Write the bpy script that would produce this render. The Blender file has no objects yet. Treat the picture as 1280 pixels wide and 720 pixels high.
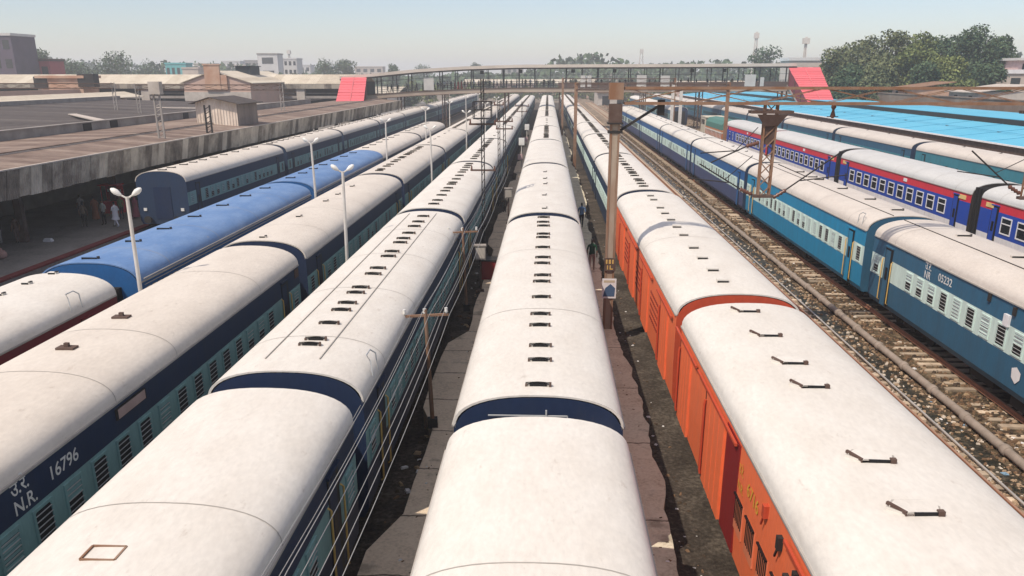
import bpy, bmesh, math, random
import numpy as np
from mathutils import Vector, Matrix
rnd = random.Random(11)
R = math.radians
S = bpy.context.scene
COL = S.collection

# ---------------------------------------------------------------- camera
cam_d = bpy.data.cameras.new('camera'); cam = bpy.data.objects.new('camera', cam_d); COL.objects.link(cam)
cam_d.sensor_width = 36.0; cam_d.lens = 1051.0 / 1280 * 36; cam_d.shift_y = 97.0 / 1280
cam_d.clip_start = 0.1; cam_d.clip_end = 9000
CZ = 9.7
cam.location = (0, 0, CZ)
cam.rotation_euler = (R(90 - 19.1), 0, math.atan(45 * math.cos(R(19.1)) / 1051))
S.camera = cam
# ---------------------------------------------------------------- world and sun
SUN_EL = 55.0
sun_to = Vector((-0.68, -0.73, 0)).normalized()
sd = Vector((sun_to.x * math.cos(R(SUN_EL)), sun_to.y * math.cos(R(SUN_EL)), math.sin(R(SUN_EL))))
W = bpy.data.worlds.new('World'); S.world = W; W.use_nodes = True
nt = W.node_tree
sky = nt.nodes.new('ShaderNodeTexSky'); sky.sky_type = 'NISHITA'; sky.sun_disc = False
sky.sun_elevation = R(SUN_EL); sky.sun_rotation = math.atan2(sun_to.x, sun_to.y)
sky.dust_density = 0.6; sky.air_density = 1.0; sky.ozone_density = 3.2; sky.altitude = 200
tint = nt.nodes.new('ShaderNodeMix'); tint.data_type = 'RGBA'; tint.blend_type = 'MULTIPLY'; tint.inputs[0].default_value = 1.0; tint.inputs[7].default_value = (1.0, 0.925, 0.93, 1)
nt.links.new(sky.outputs[0], tint.inputs[6])
wtc = nt.nodes.new('ShaderNodeTexCoord'); wsx = nt.nodes.new('ShaderNodeSeparateXYZ'); wmr = nt.nodes.new('ShaderNodeMapRange'); wadd = nt.nodes.new('ShaderNodeMix'); wadd.data_type = 'RGBA'; wadd.blend_type = 'ADD'
nt.links.new(wtc.outputs['Generated'], wsx.inputs[0]); nt.links.new(wsx.outputs['Z'], wmr.inputs[0]); wmr.inputs[1].default_value = 0.16; wmr.inputs[2].default_value = 0.75
nt.links.new(wmr.outputs[0], wadd.inputs[0]); nt.links.new(tint.outputs[2], wadd.inputs[6]); wadd.inputs[7].default_value = (3.2, 2.6, 1.95, 1)   # warm glow added to the unseen upper sky, lifts and warms the shade
nt.links.new(wadd.outputs[2], nt.nodes['Background'].inputs[0]); nt.nodes['Background'].inputs[1].default_value = 0.122
sl = bpy.data.lights.new('sun', 'SUN'); sl.energy = 3.75; sl.angle = R(0.6); sl.color = (1.0, 0.90, 0.78)
so = bpy.data.objects.new('sun', sl); COL.objects.link(so); so.rotation_euler = sd.to_track_quat('Z', 'Y').to_euler(); so.location = (-40, -20, 60)
S.view_settings.view_transform = 'Standard'; S.view_settings.look = 'None'
S.view_settings.exposure = 0.22; S.view_settings.gamma = 1.0; S.view_settings.use_curve_mapping = False
S.cycles.max_bounces = 6; S.cycles.diffuse_bounces = 3; S.cycles.volume_bounces = 1

# ---------------------------------------------------------------- materials
MATS = {}
def mat(name, col, rough=0.7, spec=0.3, metal=0.0, dirt=None, amt=0.5, scale=1.5, stretch=(1, 1, 1), spots=None, spot_amt=0.0,
        spot_scale=6.0, bump=0.0, bump_scale=20.0, fine=0.08, per_obj=0.0):
    if name in MATS: return MATS[name]
    m = bpy.data.materials.new(name); m.use_nodes = True; MATS[name] = m
    t = m.node_tree; N = t.nodes; Lk = t.links; b = N['Principled BSDF']
    b.inputs['Roughness'].default_value = rough; b.inputs['Specular IOR Level'].default_value = spec; b.inputs['Metallic'].default_value = metal
    tc = N.new('ShaderNodeTexCoord'); oi = N.new('ShaderNodeObjectInfo')
    mu = N.new('ShaderNodeMath'); mu.operation = 'MULTIPLY'; mu.inputs[1].default_value = 213.0; Lk.new(oi.outputs['Random'], mu.inputs[0])
    ad = N.new('ShaderNodeVectorMath'); ad.operation = 'ADD'; Lk.new(tc.outputs['Object'], ad.inputs[0]); Lk.new(mu.outputs[0], ad.inputs[1])
    mp = N.new('ShaderNodeMapping'); mp.inputs['Scale'].default_value = stretch; Lk.new(ad.outputs[0], mp.inputs[0])
    def noise(sc, det=5, vec=mp.outputs[0], rgh=0.6):
        n = N.new('ShaderNodeTexNoise'); n.inputs['Scale'].default_value = sc; n.inputs['Detail'].default_value = det; n.inputs['Roughness'].default_value = rgh
        Lk.new(vec, n.inputs['Vector']); return n.outputs['Fac']
    def ramp(fac, a, c):
        r = N.new('ShaderNodeMapRange'); r.inputs[1].default_value = a; r.inputs[2].default_value = c; r.clamp = True; Lk.new(fac, r.inputs[0]); return r.outputs[0]
    def mul(fac, k):
        q = N.new('ShaderNodeMath'); q.operation = 'MULTIPLY'; q.inputs[1].default_value = k; Lk.new(fac, q.inputs[0]); return q.outputs[0]
    def mix(fac, A, B):
        q = N.new('ShaderNodeMix'); q.data_type = 'RGBA'; Lk.new(fac, q.inputs[0])
        if isinstance(A, tuple): q.inputs[6].default_value = (*A, 1)
        else: Lk.new(A, q.inputs[6])
        q.inputs[7].default_value = (*B, 1); return q.outputs[2]
    if dirt is None: dirt = tuple(c * 0.55 for c in col)
    c = mix(mul(ramp(noise(scale), 0.38, 0.72), amt), col, dirt)
    if fine: c = mix(mul(ramp(noise(scale * 9, 3), 0.3, 0.7), fine), c, tuple(x * 0.3 for x in col))
    if spots: c = mix(mul(ramp(noise(spot_scale, 6, rgh=0.7), 0.62, 0.70), spot_amt), c, spots)
    if per_obj:
        hv = N.new('ShaderNodeHueSaturation'); Lk.new(c, hv.inputs['Color'])
        q = N.new('ShaderNodeMapRange'); q.inputs[3].default_value = 1 - per_obj; q.inputs[4].default_value = 1 + per_obj; Lk.new(oi.outputs['Random'], q.inputs[0])
        Lk.new(q.outputs[0], hv.inputs['Value']); c = hv.outputs[0]
    Lk.new(c, b.inputs['Base Color'])
    if bump:
        bn = N.new('ShaderNodeBump'); bn.inputs['Strength'].default_value = bump; bn.inputs['Distance'].default_value = 0.03
        Lk.new(noise(bump_scale, 4), bn.inputs['Height']); Lk.new(bn.outputs[0], b.inputs['Normal'])
    return m
RUST = (0.20, 0.085, 0.04)
def roofmat(name, col, dirt, amt=0.55, spot=0.25):
    return mat(name, col, 0.55, 0.25, 0, dirt, amt, 0.9, (1.6, 0.7, 1.6), (0.36, 0.30, 0.24), spot + .15, 2.6, 0.16, 5, 0.16, 0.03)
def paint(name, col, amt=0.45, rough=0.45, dirt=None, spots=None, sa=0.0):
    return mat(name, col, rough + .12, 0.3, 0, dirt or tuple(0.65 * c + 0.014 for c in col), amt + .2, 1.3, (1, 2.2, 0.45), spots or tuple(0.6 * c + 0.022 for c in col), sa or .45, 3.5, 0.10, 6, 0.2)
m_rf_white = roofmat('roof_paint_white', (0.660, 0.622, 0.556), (0.55, 0.50, 0.43))
m_rf_cream = roofmat('roof_paint_cream', (0.63, 0.57, 0.49), (0.50, 0.44, 0.37), 0.5, 0.3)
m_rf_grey = roofmat('roof_paint_grey', (0.53, 0.525, 0.50), (0.45, 0.44, 0.415), 0.5, 0.15)
m_rf_blue = roofmat('roof_paint_blue', (0.105, 0.200, 0.385), (0.23, 0.33, 0.50), 0.6, 0.25)
m_rf_pink = roofmat('roof_paint_warm', (0.57, 0.515, 0.45), (0.47, 0.415, 0.36), 0.6, 0.2)
m_seam = mat('seam_grey', (0.38, 0.35, 0.31), 0.8)
m_navy = paint('paint_navy', (0.012, 0.026, 0.068))
m_navy2 = paint('paint_dull_navy', (0.020, 0.040, 0.085))
m_teal = paint('paint_teal_band', (0.21, 0.37, 0.365))
m_mint = paint('paint_mint_band', (0.60, 0.74, 0.67), 0.35)
m_steel = paint('paint_steel_blue', (0.030, 0.115, 0.195))
m_cyan = paint('paint_cyan_blue', (0.012, 0.235, 0.42))
m_mid = paint('paint_mid_blue', (0.015, 0.105, 0.29))
m_violet = paint('paint_violet_navy', (0.055, 0.075, 0.165))
m_teal9 = paint('paint_teal', (0.045, 0.225, 0.28))
m_maroon = paint('paint_maroon', (0.17, 0.010, 0.018))
m_orange = paint('paint_orange', (0.86, 0.175, 0.060), 0.25, 0.5, (0.64, 0.17, 0.085))
m_orange_end = paint('orange_shaded_end_and_fittings', (0.52, 0.075, 0.03), 0.3)  # van ends: side orange with shade painted in; also colours door fittings
m_darkred = paint('paint_dark_red', (0.24, 0.012, 0.012), 0.3)
m_louvre = paint('paint_pale_orange', (0.72, 0.22, 0.11), 0.3)
m_red = paint('paint_red', (0.62, 0.030, 0.050), 0.25)
m_royal = paint('paint_royal_blue', (0.012, 0.060, 0.36), 0.3)
m_wht = paint('paint_white', (0.78, 0.76, 0.75), 0.3)
m_ltext = mat('lettering_white', (0.74, 0.74, 0.70), 0.6, fine=0.2)
m_ytext = mat('lettering_yellow', (0.75, 0.42, 0.05), 0.6)
m_black = mat('black_recess', (0.006, 0.006, 0.007), 0.5)
m_glass = mat('dark_glass', (0.018, 0.022, 0.026), 0.12, 0.6)
m_steelbar = mat('window_bar', (0.45, 0.46, 0.45), 0.4, 0.5)
m_under = mat('underframe_grime', (0.030, 0.024, 0.020), 0.9)
m_bellow = mat('gangway_rubber', (0.014, 0.013, 0.013), 0.8)
m_rail_y = mat('handrail_yellow', (0.62, 0.40, 0.12), 0.5)
m_rust = mat('rusty_steel', (0.22, 0.115, 0.066), 0.85, 0.2, 0, (0.30, 0.22, 0.16), 0.7, 2.0, (1, 1, 0.5), (0.10, 0.05, 0.03), 0.6)
m_rustd = mat('dark_rusty_steel', (0.085, 0.05, 0.038), 0.85, 0.2, 0, (0.16, 0.12, 0.10), 0.6, 2.0)
m_iron = mat('dark_iron', (0.030, 0.026, 0.024), 0.7)
m_railside = mat('rail_rust', (0.33, 0.15, 0.085), 0.7, 0.3, 0, (0.20, 0.10, 0.06), 0.6, 2.5)
m_railtop = mat('rail_top', (0.40, 0.24, 0.16), 0.5, 0.4, 0.2)
m_sleeper = mat('concrete_sleeper', (0.50, 0.40, 0.29), 0.9, 0.2, 0, (0.24, 0.18, 0.13), 0.7, 2.5, per_obj=0.38)
m_pipe = mat('pipe_concrete', (0.30, 0.245, 0.20), 0.8, 0.2, 0, (0.17, 0.14, 0.11), 0.7, 3.0)
m_lamp = mat('lamp_post_white', (0.60, 0.57, 0.52), 0.6, 0.3, 0, (0.40, 0.35, 0.29), 0.5, 3)
m_lampw = mat('lamp_glass_white', (0.80, 0.78, 0.72), 0.4)
m_wire = mat('wire', (0.33, 0.32, 0.30), 0.4, 0.5)
m_ins = mat('insulator_brown', (0.14, 0.06, 0.04), 0.3)
m_insw = mat('insulator_white', (0.68, 0.66, 0.60), 0.3)

# ---------------------------------------------------------------- mesh builder
class MB:
    def __init__(s): s.v = []; s.f = []; s.m = []; s.sm = []
    def quad(s, a, b, c, d, m=0, sm=False):
        n = len(s.v); s.v += [tuple(a), tuple(b), tuple(c), tuple(d)]; s.f.append((n, n + 1, n + 2, n + 3)); s.m.append(m); s.sm.append(sm)
    def poly(s, pts, m=0, sm=False):
        n = len(s.v); s.v += [tuple(p) for p in pts]; s.f.append(tuple(range(n, n + len(pts)))); s.m.append(m); s.sm.append(sm)
    def box(s, x0, x1, y0, y1, z0, z1, m=0):
        n = len(s.v)
        s.v += [(x0, y0, z0), (x1, y0, z0), (x1, y1, z0), (x0, y1, z0), (x0, y0, z1), (x1, y0, z1), (x1, y1, z1), (x0, y1, z1)]
        for q in ((3, 2, 1, 0), (4, 5, 6, 7), (0, 1, 5, 4), (1, 2, 6, 5), (2, 3, 7, 6), (3, 0, 4, 7)):
            s.f.append(tuple(n + i for i in q)); s.m.append(m); s.sm.append(False)
    def bar(s, p, q, w, h=None, m=0, up=(0, 0, 1)):
        h = h or w; p = Vector(p); q = Vector(q); d = (q - p).normalized(); u = Vector(up)
        if abs(d.dot(u)) > 0.97: u = Vector((0, 1, 0))
        x = d.cross(u).normalized() * (w / 2); z = x.normalized().cross(d).normalized() * (h / 2); n = len(s.v)
        for b in (p, q): s.v += [tuple(b - x - z), tuple(b + x - z), tuple(b + x + z), tuple(b - x + z)]
        for k in ((0, 1, 5, 4), (1, 2, 6, 5), (2, 3, 7, 6), (3, 0, 4, 7), (3, 2, 1, 0), (4, 5, 6, 7)):
            s.f.append(tuple(n + i for i in k)); s.m.append(m); s.sm.append(False)
    def tube(s, pts, r, n=8, m=0, cap=True):
        pts = [Vector(p) for p in pts]; rs = r if isinstance(r, (list, tuple)) else [r] * len(pts); base = len(s.v)
        for i, p in enumerate(pts):
            d = (pts[min(i + 1, len(pts) - 1)] - pts[max(i - 1, 0)])
            d = d.normalized() if d.length > 1e-9 else Vector((0, 0, 1))
            u = Vector((0, 0, 1)) if abs(d.z) < 0.95 else Vector((0, 1, 0))
            x = d.cross(u).normalized(); y = d.cross(x)
            for k in range(n):
                a = 2 * math.pi * k / n; s.v.append(tuple(p + (x * math.cos(a) + y * math.sin(a)) * rs[i]))
        for i in range(len(pts) - 1):
            for k in range(n):
                a = base + i * n + k; b = base + i * n + (k + 1) % n; s.f.append((a, b, b + n, a + n)); s.m.append(m); s.sm.append(True)
        if cap:
            s.f.append(tuple(base + k for k in range(n))); s.m.append(m); s.sm.append(False)
            e = base + (len(pts) - 1) * n; s.f.append(tuple(e + k for k in reversed(range(n)))); s.m.append(m); s.sm.append(False)
    def ball(s, c, r, m=0, n=8, sq=(1, 1, 1)):
        base = len(s.v); rows = n // 2
        for i in range(rows + 1):
            t = math.pi * i / rows
            for k in range(n):
                a = 2 * math.pi * k / n
                s.v.append((c[0] + r * sq[0] * math.sin(t) * math.cos(a), c[1] + r * sq[1] * math.sin(t) * math.sin(a), c[2] + r * sq[2] * math.cos(t)))
        for i in range(rows):
            for k in range(n):
                a = base + i * n + k; b = base + i * n + (k + 1) % n; s.f.append((a, a + n, b + n, b)); s.m.append(m); s.sm.append(True)
    def strip(s, prof, y0, y1, m=0, sm=False):   # (x, z) profile swept along y, faces outward for a profile listed from right to left over the top
        for a, b in zip(prof[:-1], prof[1:]):
            mm = m
            s.quad((a[0], y0, a[1]), (a[0], y1, a[1]), (b[0], y1, b[1]), (b[0], y0, b[1]), mm, sm)
    def mesh(s, name, mats, recalc=True):
        me = bpy.data.meshes.new(name); me.from_pydata(s.v, [], s.f)
        for mm in mats: me.materials.append(mm)
        me.polygons.foreach_set('material_index', s.m); me.polygons.foreach_set('use_smooth', s.sm)
        if recalc or any(s.sm):
            bm = bmesh.new(); bm.from_mesh(me); bmesh.ops.remove_doubles(bm, verts=bm.verts, dist=0.0004)
            if recalc: bmesh.ops.recalc_face_normals(bm, faces=bm.faces)
            se = [e for e in bm.edges if len({f.smooth for f in e.link_faces}) > 1]
            if se: bmesh.ops.split_edges(bm, edges=se)
            bm.to_mesh(me); bm.free()
        me.update(); return me
    def build(s, name, mats, parent=None, loc=(0, 0, 0), recalc=True):
        return ob(name, s.mesh(name, mats if isinstance(mats, (list, tuple)) else [mats], recalc), parent, loc)
def ob(name, me, parent=None, loc=(0, 0, 0), rz=0):
    o = bpy.data.objects.new(name, me); COL.objects.link(o); o.location = loc; o.rotation_euler = (0, 0, rz)
    if parent: o.parent = parent
    return o
def tag(o, label, cat, group=None, kind=None):
    o['label'] = label
    if cat: o['category'] = cat
    if group: o['group'] = group
    if kind: o['kind'] = kind
    return o
def thing(name, label, cat, loc=(0, 0, 0), rz=0, group=None):
    o = bpy.data.objects.new(name, None); COL.objects.link(o); o.location = loc; o.rotation_euler = (0, 0, rz); o.empty_display_size = 0.3
    return tag(o, label, cat, group)
def struct(o): o['kind'] = 'structure'; return o
def copy_tree(o, parent=None):
    c = o.copy(); COL.objects.link(c); c.parent = parent
    for ch in o.children: copy_tree(ch, c)
    return c
def ordinal(i):
    if i < len(FIRST): return FIRST[i]
    n = i + 1; return {4: 'forty', 5: 'fifty', 6: 'sixty', 3: 'thirty'}[n // 10] + ('-' + FIRST[n % 10 - 1] if n % 10 else '') if n % 10 else {3: 'thirtieth', 4: 'fortieth', 5: 'fiftieth', 6: 'sixtieth'}[n // 10]
ORD = ['nearest', 'second', 'third', 'fourth', 'fifth', 'sixth', 'seventh', 'eighth', 'ninth', 'tenth', 'eleventh', 'twelfth', 'thirteenth', 'fourteenth', 'fifteenth',
       'sixteenth', 'seventeenth', 'eighteenth', 'nineteenth', 'twentieth', 'twenty-first', 'twenty-second', 'twenty-third', 'twenty-fourth', 'twenty-fifth',
       'twenty-sixth', 'twenty-seventh', 'twenty-eighth', 'twenty-ninth', 'thirtieth', 'thirty-first', 'thirty-second', 'thirty-third', 'thirty-fourth', 'thirty-fifth', 'thirty-sixth']
FIRST = ['first'] + ORD[1:]

# ---------------------------------------------------------------- ground and setting
def ground_mat(name, cols, scale, rough=0.95, bump=0.6, joint=0):
    m = bpy.data.materials.new(name); m.use_nodes = True; t = m.node_tree; N = t.nodes; Lk = t.links; b = N['Principled BSDF']; b.inputs['Roughness'].default_value = rough
    b.inputs['Specular IOR Level'].default_value = 0.2
    g = N.new('ShaderNodeNewGeometry')
    def noise(sc, det=6, dist=0.0):
        n = N.new('ShaderNodeTexNoise'); n.inputs['Scale'].default_value = sc; n.inputs['Detail'].default_value = det; n.inputs['Roughness'].default_value = 0.65
        n.inputs['Distortion'].default_value = dist; Lk.new(g.outputs['Position'], n.inputs['Vector']); return n.outputs['Fac']
    r = N.new('ShaderNodeValToRGB'); r.color_ramp.elements[0].position = 0.34; r.color_ramp.elements[1].position = 0.68
    r.color_ramp.elements[0].color = (*cols[0], 1); r.color_ramp.elements[1].color = (*cols[2], 1); e = r.color_ramp.elements.new(0.5); e.color = (*cols[1], 1)
    ma = N.new('ShaderNodeMath'); ma.operation = 'ADD'; mm = N.new('ShaderNodeMath'); mm.operation = 'MULTIPLY'; mm.inputs[1].default_value = 0.55
    Lk.new(noise(scale * 14, 3), mm.inputs[0]); m2 = N.new('ShaderNodeMath'); m2.operation = 'MULTIPLY_ADD'; m2.inputs[1].default_value = 0.62; Lk.new(noise(scale, 6, 0.5), m2.inputs[0])
    m2.inputs[2].default_value = -0.08; Lk.new(m2.outputs[0], ma.inputs[0]); Lk.new(mm.outputs[0], ma.inputs[1]); Lk.new(ma.outputs[0], r.inputs[0]); Lk.new(r.outputs[0], b.inputs['Base Color'])
    if joint:
        sx = N.new('ShaderNodeSeparateXYZ'); Lk.new(g.outputs['Position'], sx.inputs[0]); aa = N.new('ShaderNodeMath'); aa.operation = 'MULTIPLY_ADD'; aa.inputs[1].default_value = 0.22; Lk.new(noise(1.7, 3), aa.inputs[0]); Lk.new(sx.outputs['Y'], aa.inputs[2])
        md = N.new('ShaderNodeMath'); md.operation = 'PINGPONG'; md.inputs[1].default_value = joint / 2; Lk.new(aa.outputs[0], md.inputs[0])
        lt = N.new('ShaderNodeMath'); lt.operation = 'LESS_THAN'; lt.inputs[1].default_value = 0.028; Lk.new(md.outputs[0], lt.inputs[0])
        pt_ = N.new('ShaderNodeMapRange'); pt_.inputs[1].default_value = .56; pt_.inputs[2].default_value = .66; pt_.inputs[4].default_value = .55; Lk.new(noise(.9, 5), pt_.inputs[0])
        mx_ = N.new('ShaderNodeMath'); mx_.operation = 'MAXIMUM'; Lk.new(lt.outputs[0], mx_.inputs[0]); Lk.new(pt_.outputs[0], mx_.inputs[1])
        jm = N.new('ShaderNodeMix'); jm.data_type = 'RGBA'; Lk.new(mx_.outputs[0], jm.inputs[0]); Lk.new(r.outputs[0], jm.inputs[6]); jm.inputs[7].default_value = (*[c * .35 for c in cols[0]], 1); Lk.new(jm.outputs[2], b.inputs['Base Color'])
    bn = N.new('ShaderNodeBump'); bn.inputs['Strength'].default_value = bump; bn.inputs['Distance'].default_value = 0.06; Lk.new(noise(scale * 16, 3), bn.inputs['Height']); Lk.new(bn.outputs[0], b.inputs['Normal'])
    return m
m_ground = ground_mat('dry_ground', ((0.10, 0.085, 0.065), (0.19, 0.155, 0.12), (0.28, 0.235, 0.18)), 0.05)
m_bed = ground_mat('oily_bed', ((0.024, 0.018, 0.014), (0.055, 0.044, 0.034), (0.14, 0.115, 0.09)), 0.6)
m_yard = ground_mat('yard_ballast', ((0.040, 0.030, 0.020), (0.17, 0.125, 0.085), (0.44, 0.34, 0.245)), 0.55, 0.95, 0.9)
m_strip = ground_mat('worn_concrete', ((0.46, 0.365, 0.265), (0.66, 0.53, 0.39), (0.74, 0.61, 0.46)), 0.9, 0.9, 0.4, 2.4)
m_stripr = ground_mat('worn_pink_concrete', ((0.42, 0.36, 0.26), (0.60, 0.54, 0.41), (0.68, 0.62, 0.49)), 0.9, 0.9, 0.4, 4.2)
m_plat = ground_mat('platform_floor', ((0.13, 0.12, 0.11), (0.20, 0.185, 0.165), (0.25, 0.23, 0.205)), 0.5, 0.7, 0.1)
m_drain = ground_mat('drain_mud', ((0.008, 0.008, 0.005), (0.020, 0.018, 0.011), (0.13, 0.10, 0.065)), 0.5, 0.35, 0.3)
m_soil = ground_mat('dark_soil', ((0.024, 0.018, 0.009), (0.070, 0.050, 0.028), (0.27, 0.195, 0.12)), 0.45, 0.95, 0.7)
def sheet(name, x0, x1, y0, y1, z, m):
    b = MB(); b.quad((x0, y0, z), (x1, y0, z), (x1, y1, z), (x0, y1, z)); o = b.build(name, m, recalc=False); return struct(o)
sheet('ground', -1900, 1900, -60, 2900, -0.40, m_ground)
sheet('track_bed', -26.3, 7.9, -12, 330, -0.25, m_bed)
sheet('yard_ground', 7.9, 36, -12, 420, -0.245, m_yard)
sheet('soil_strip', 12.42, 17.5, -12, 170, -0.238, m_soil)
def slab(name, xl, xr, ys, z0, z1, m):
    b = MB()
    for i in range(len(ys) - 1):
        a, c = ys[i], ys[i + 1]
        b.quad((xl[i], a, z1), (xr[i], a, z1), (xr[i + 1], c, z1), (xl[i + 1], c, z1))
        b.quad((xr[i], a, z0), (xr[i + 1], c, z0), (xr[i + 1], c, z1), (xr[i], a, z1))
        b.quad((xl[i + 1], c, z0), (xl[i], a, z0), (xl[i], a, z1), (xl[i + 1], c, z1))
    b.quad((xl[0], ys[0], z0), (xr[0], ys[0], z0), (xr[0], ys[0], z1), (xl[0], ys[0], z1)); b.quad((xr[-1], ys[-1], z0), (xl[-1], ys[-1], z0), (xl[-1], ys[-1], z1), (xr[-1], ys[-1], z1))
    return struct(b.build(name, m, recalc=False))
ys = [5 + 0.35 * i for i in range(430)]
xr = []; w = 2.9
for y in ys:
    w += rnd.uniform(-0.07, 0.07); w = min(3.15, max(2.72, w)); xr.append(w)
slab('path', [1.72] * len(ys), xr, ys, -0.3, 0.30, m_stripr)
ysl = [4 + 1.6 * i for i in range(96)]; xl = []
for i, y in enumerate(ysl):
    yy = ysl[i]; xl.append((-3.62 if yy < 15.5 else -3.1 if yy < 23 else -3.6 if yy < 30.5 else -2.98 if yy < 45 else -3.4 + (0.45 if (i // 4) % 3 == 0 else 0)) + rnd.uniform(-0.05, 0.05))
slab('path', xl, [-1.98] * len(ysl), ysl, -0.3, 0.30, m_strip)
sheet('drain_channel', 11.75, 12.42, 6, 170, -0.235, m_drain)
b = MB(); b.box(-60, -26.2, 20, 330, -0.3, 0.30); struct(b.build('platform', m_plat))
m_edge = mat('platform_edge_red', (0.16, 0.025, 0.022), 0.8, amt=0.6)
b = MB(); b.box(-26.65, -26.18, 20, 330, 0.22, 0.315); struct(b.build('platform_edge', m_edge))
b = MB(); b.box(36.6, 58, 20, 330, -0.3, 0.80); struct(b.build('platform', m_plat))

# stones and litter (uncountable)
def scatter(name, label, n, box, z, smin, smax, mats, seed, hole=None, flat=0.6):
    g = np.random.default_rng(seed)
    x = g.uniform(box[0], box[1], n); u = g.uniform(0, 1, n); y = box[2] * (box[3] / box[2]) ** u
    sz = g.uniform(smin, smax, n) * (1 + 0.0 * u); a = g.uniform(0, math.pi, n)
    cx = np.cos(a); sx = np.sin(a); asp = g.uniform(0.4, 1.0, n); hh = sz * flat * g.uniform(0.3, 1, n)
    tpl = [(-1, -1, 0), (1, -1, 0), (1, 1, 0), (-1, 1, 0), (-.6, -.7, 1), (.7, -.5, 1), (.6, .7, 1), (-.7, .6, 1)]
    V = np.zeros((n, 8, 3))
    for k, (px, py, pz) in enumerate(tpl):
        jx = px * sz * g.uniform(.7, 1.2, n) * .5; jy = py * sz * asp * g.uniform(.7, 1.2, n) * .5
        V[:, k, 0] = x + jx * cx - jy * sx; V[:, k, 1] = y + jx * sx + jy * cx; V[:, k, 2] = z + pz * hh - 0.01
    F = np.array([(4, 5, 6, 7), (0, 1, 5, 4), (1, 2, 6, 5), (2, 3, 7, 6), (3, 0, 4, 7)])
    faces = (np.arange(n)[:, None, None] * 8 + F[None]).reshape(-1, 4)
    me = bpy.data.meshes.new(name); me.from_pydata(V.reshape(-1, 3).tolist(), [], faces.tolist())
    for mm in mats: me.materials.append(mm)
    me.polygons.foreach_set('material_index', np.repeat(g.integers(0, len(mats), n), 5).astype(int).tolist()); me.update()
    return tag(ob(name, me), label, 'debris', kind='stuff')
m_st1 = mat('stone_tan', (0.40, 0.285, 0.18), 0.95); m_st2 = mat('stone_brown', (0.19, 0.115, 0.065), 0.95); m_st3 = mat('stone_pale', (0.58, 0.50, 0.40), 0.9); m_st4 = mat('stone_dark', (0.065, 0.045, 0.030), 0.95)
m_lit1 = mat('paper_white', (0.74, 0.72, 0.70), 0.8); m_lit2 = mat('plastic_blue', (0.20, 0.32, 0.42), 0.6); m_lit3 = mat('card_brown', (0.40, 0.28, 0.16), 0.9)
scatter('ballast_stones', 'tan and brown ballast stones over the open yard', 7000, (8.0, 11.02, 11, 170), -0.245, 0.04, 0.13, [m_st1, m_st1, m_st2, m_st2, m_st3, m_st4], 1)
scatter('ballast_stones', 'brown stones and rubble scattered over the dark soil beside the pipe', 7500, (12.4, 14.5, 11, 170), -0.225, 0.03, 0.15, [m_st1, m_st2, m_st2, m_st4, m_st4, m_st2], 8)
scatter('ballast_stones', 'small tan ballast beside the right rail of the empty track', 2200, (11.38, 11.72, 11, 170), -0.245, 0.03, 0.10, [m_st1, m_st2, m_st4], 14)
scatter('rubble', 'tan rubble and dirt lumps along the mud drain in the yard', 2600, (11.5, 12.6, 11, 150), -0.24, 0.03, 0.16, [m_st1, m_st1, m_st2, m_st3, m_st4], 12)
scatter('ballast_stones', 'brown ballast stones between the far right tracks', 5000, (17, 36, 60, 330), -0.245, 0.1, 0.35, [m_st1, m_st2, m_st4], 2)
scatter('litter', 'scraps of paper and plastic along the open yard', 420, (8.2, 14.2, 11, 140), -0.22, 0.04, 0.18, [m_lit1, m_lit3, m_lit3, m_st3, m_st3, m_lit2], 3, flat=0.35)
scatter('litter', 'scraps of litter in the dark gutter beside the orange van', 260, (2.95, 3.6, 11, 90), -0.245, 0.04, 0.13, [m_lit1, m_st4, m_st4, m_st2, m_st4], 4, flat=0.4)
scatter('litter', 'scraps of litter on the dark ground beside the telegraph wires', 380, (-3.7, -2.7, 10, 80), -0.245, 0.06, 0.24, [m_lit1, m_st2, m_st4, m_st4, m_lit3], 5, flat=0.5)
scatter('litter', 'small scraps lying on the right narrow pathway', 160, (1.75, 2.7, 11, 90), 0.305, 0.03, 0.09, [m_lit1, m_st4, m_st2, m_st2], 6, flat=0.3)
scatter('litter', 'small scraps lying on the left narrow pathway', 160, (-2.95, -2.0, 11, 90), 0.305, 0.03, 0.10, [m_lit1, m_st4, m_st2, m_st2], 9, flat=0.3)

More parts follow.
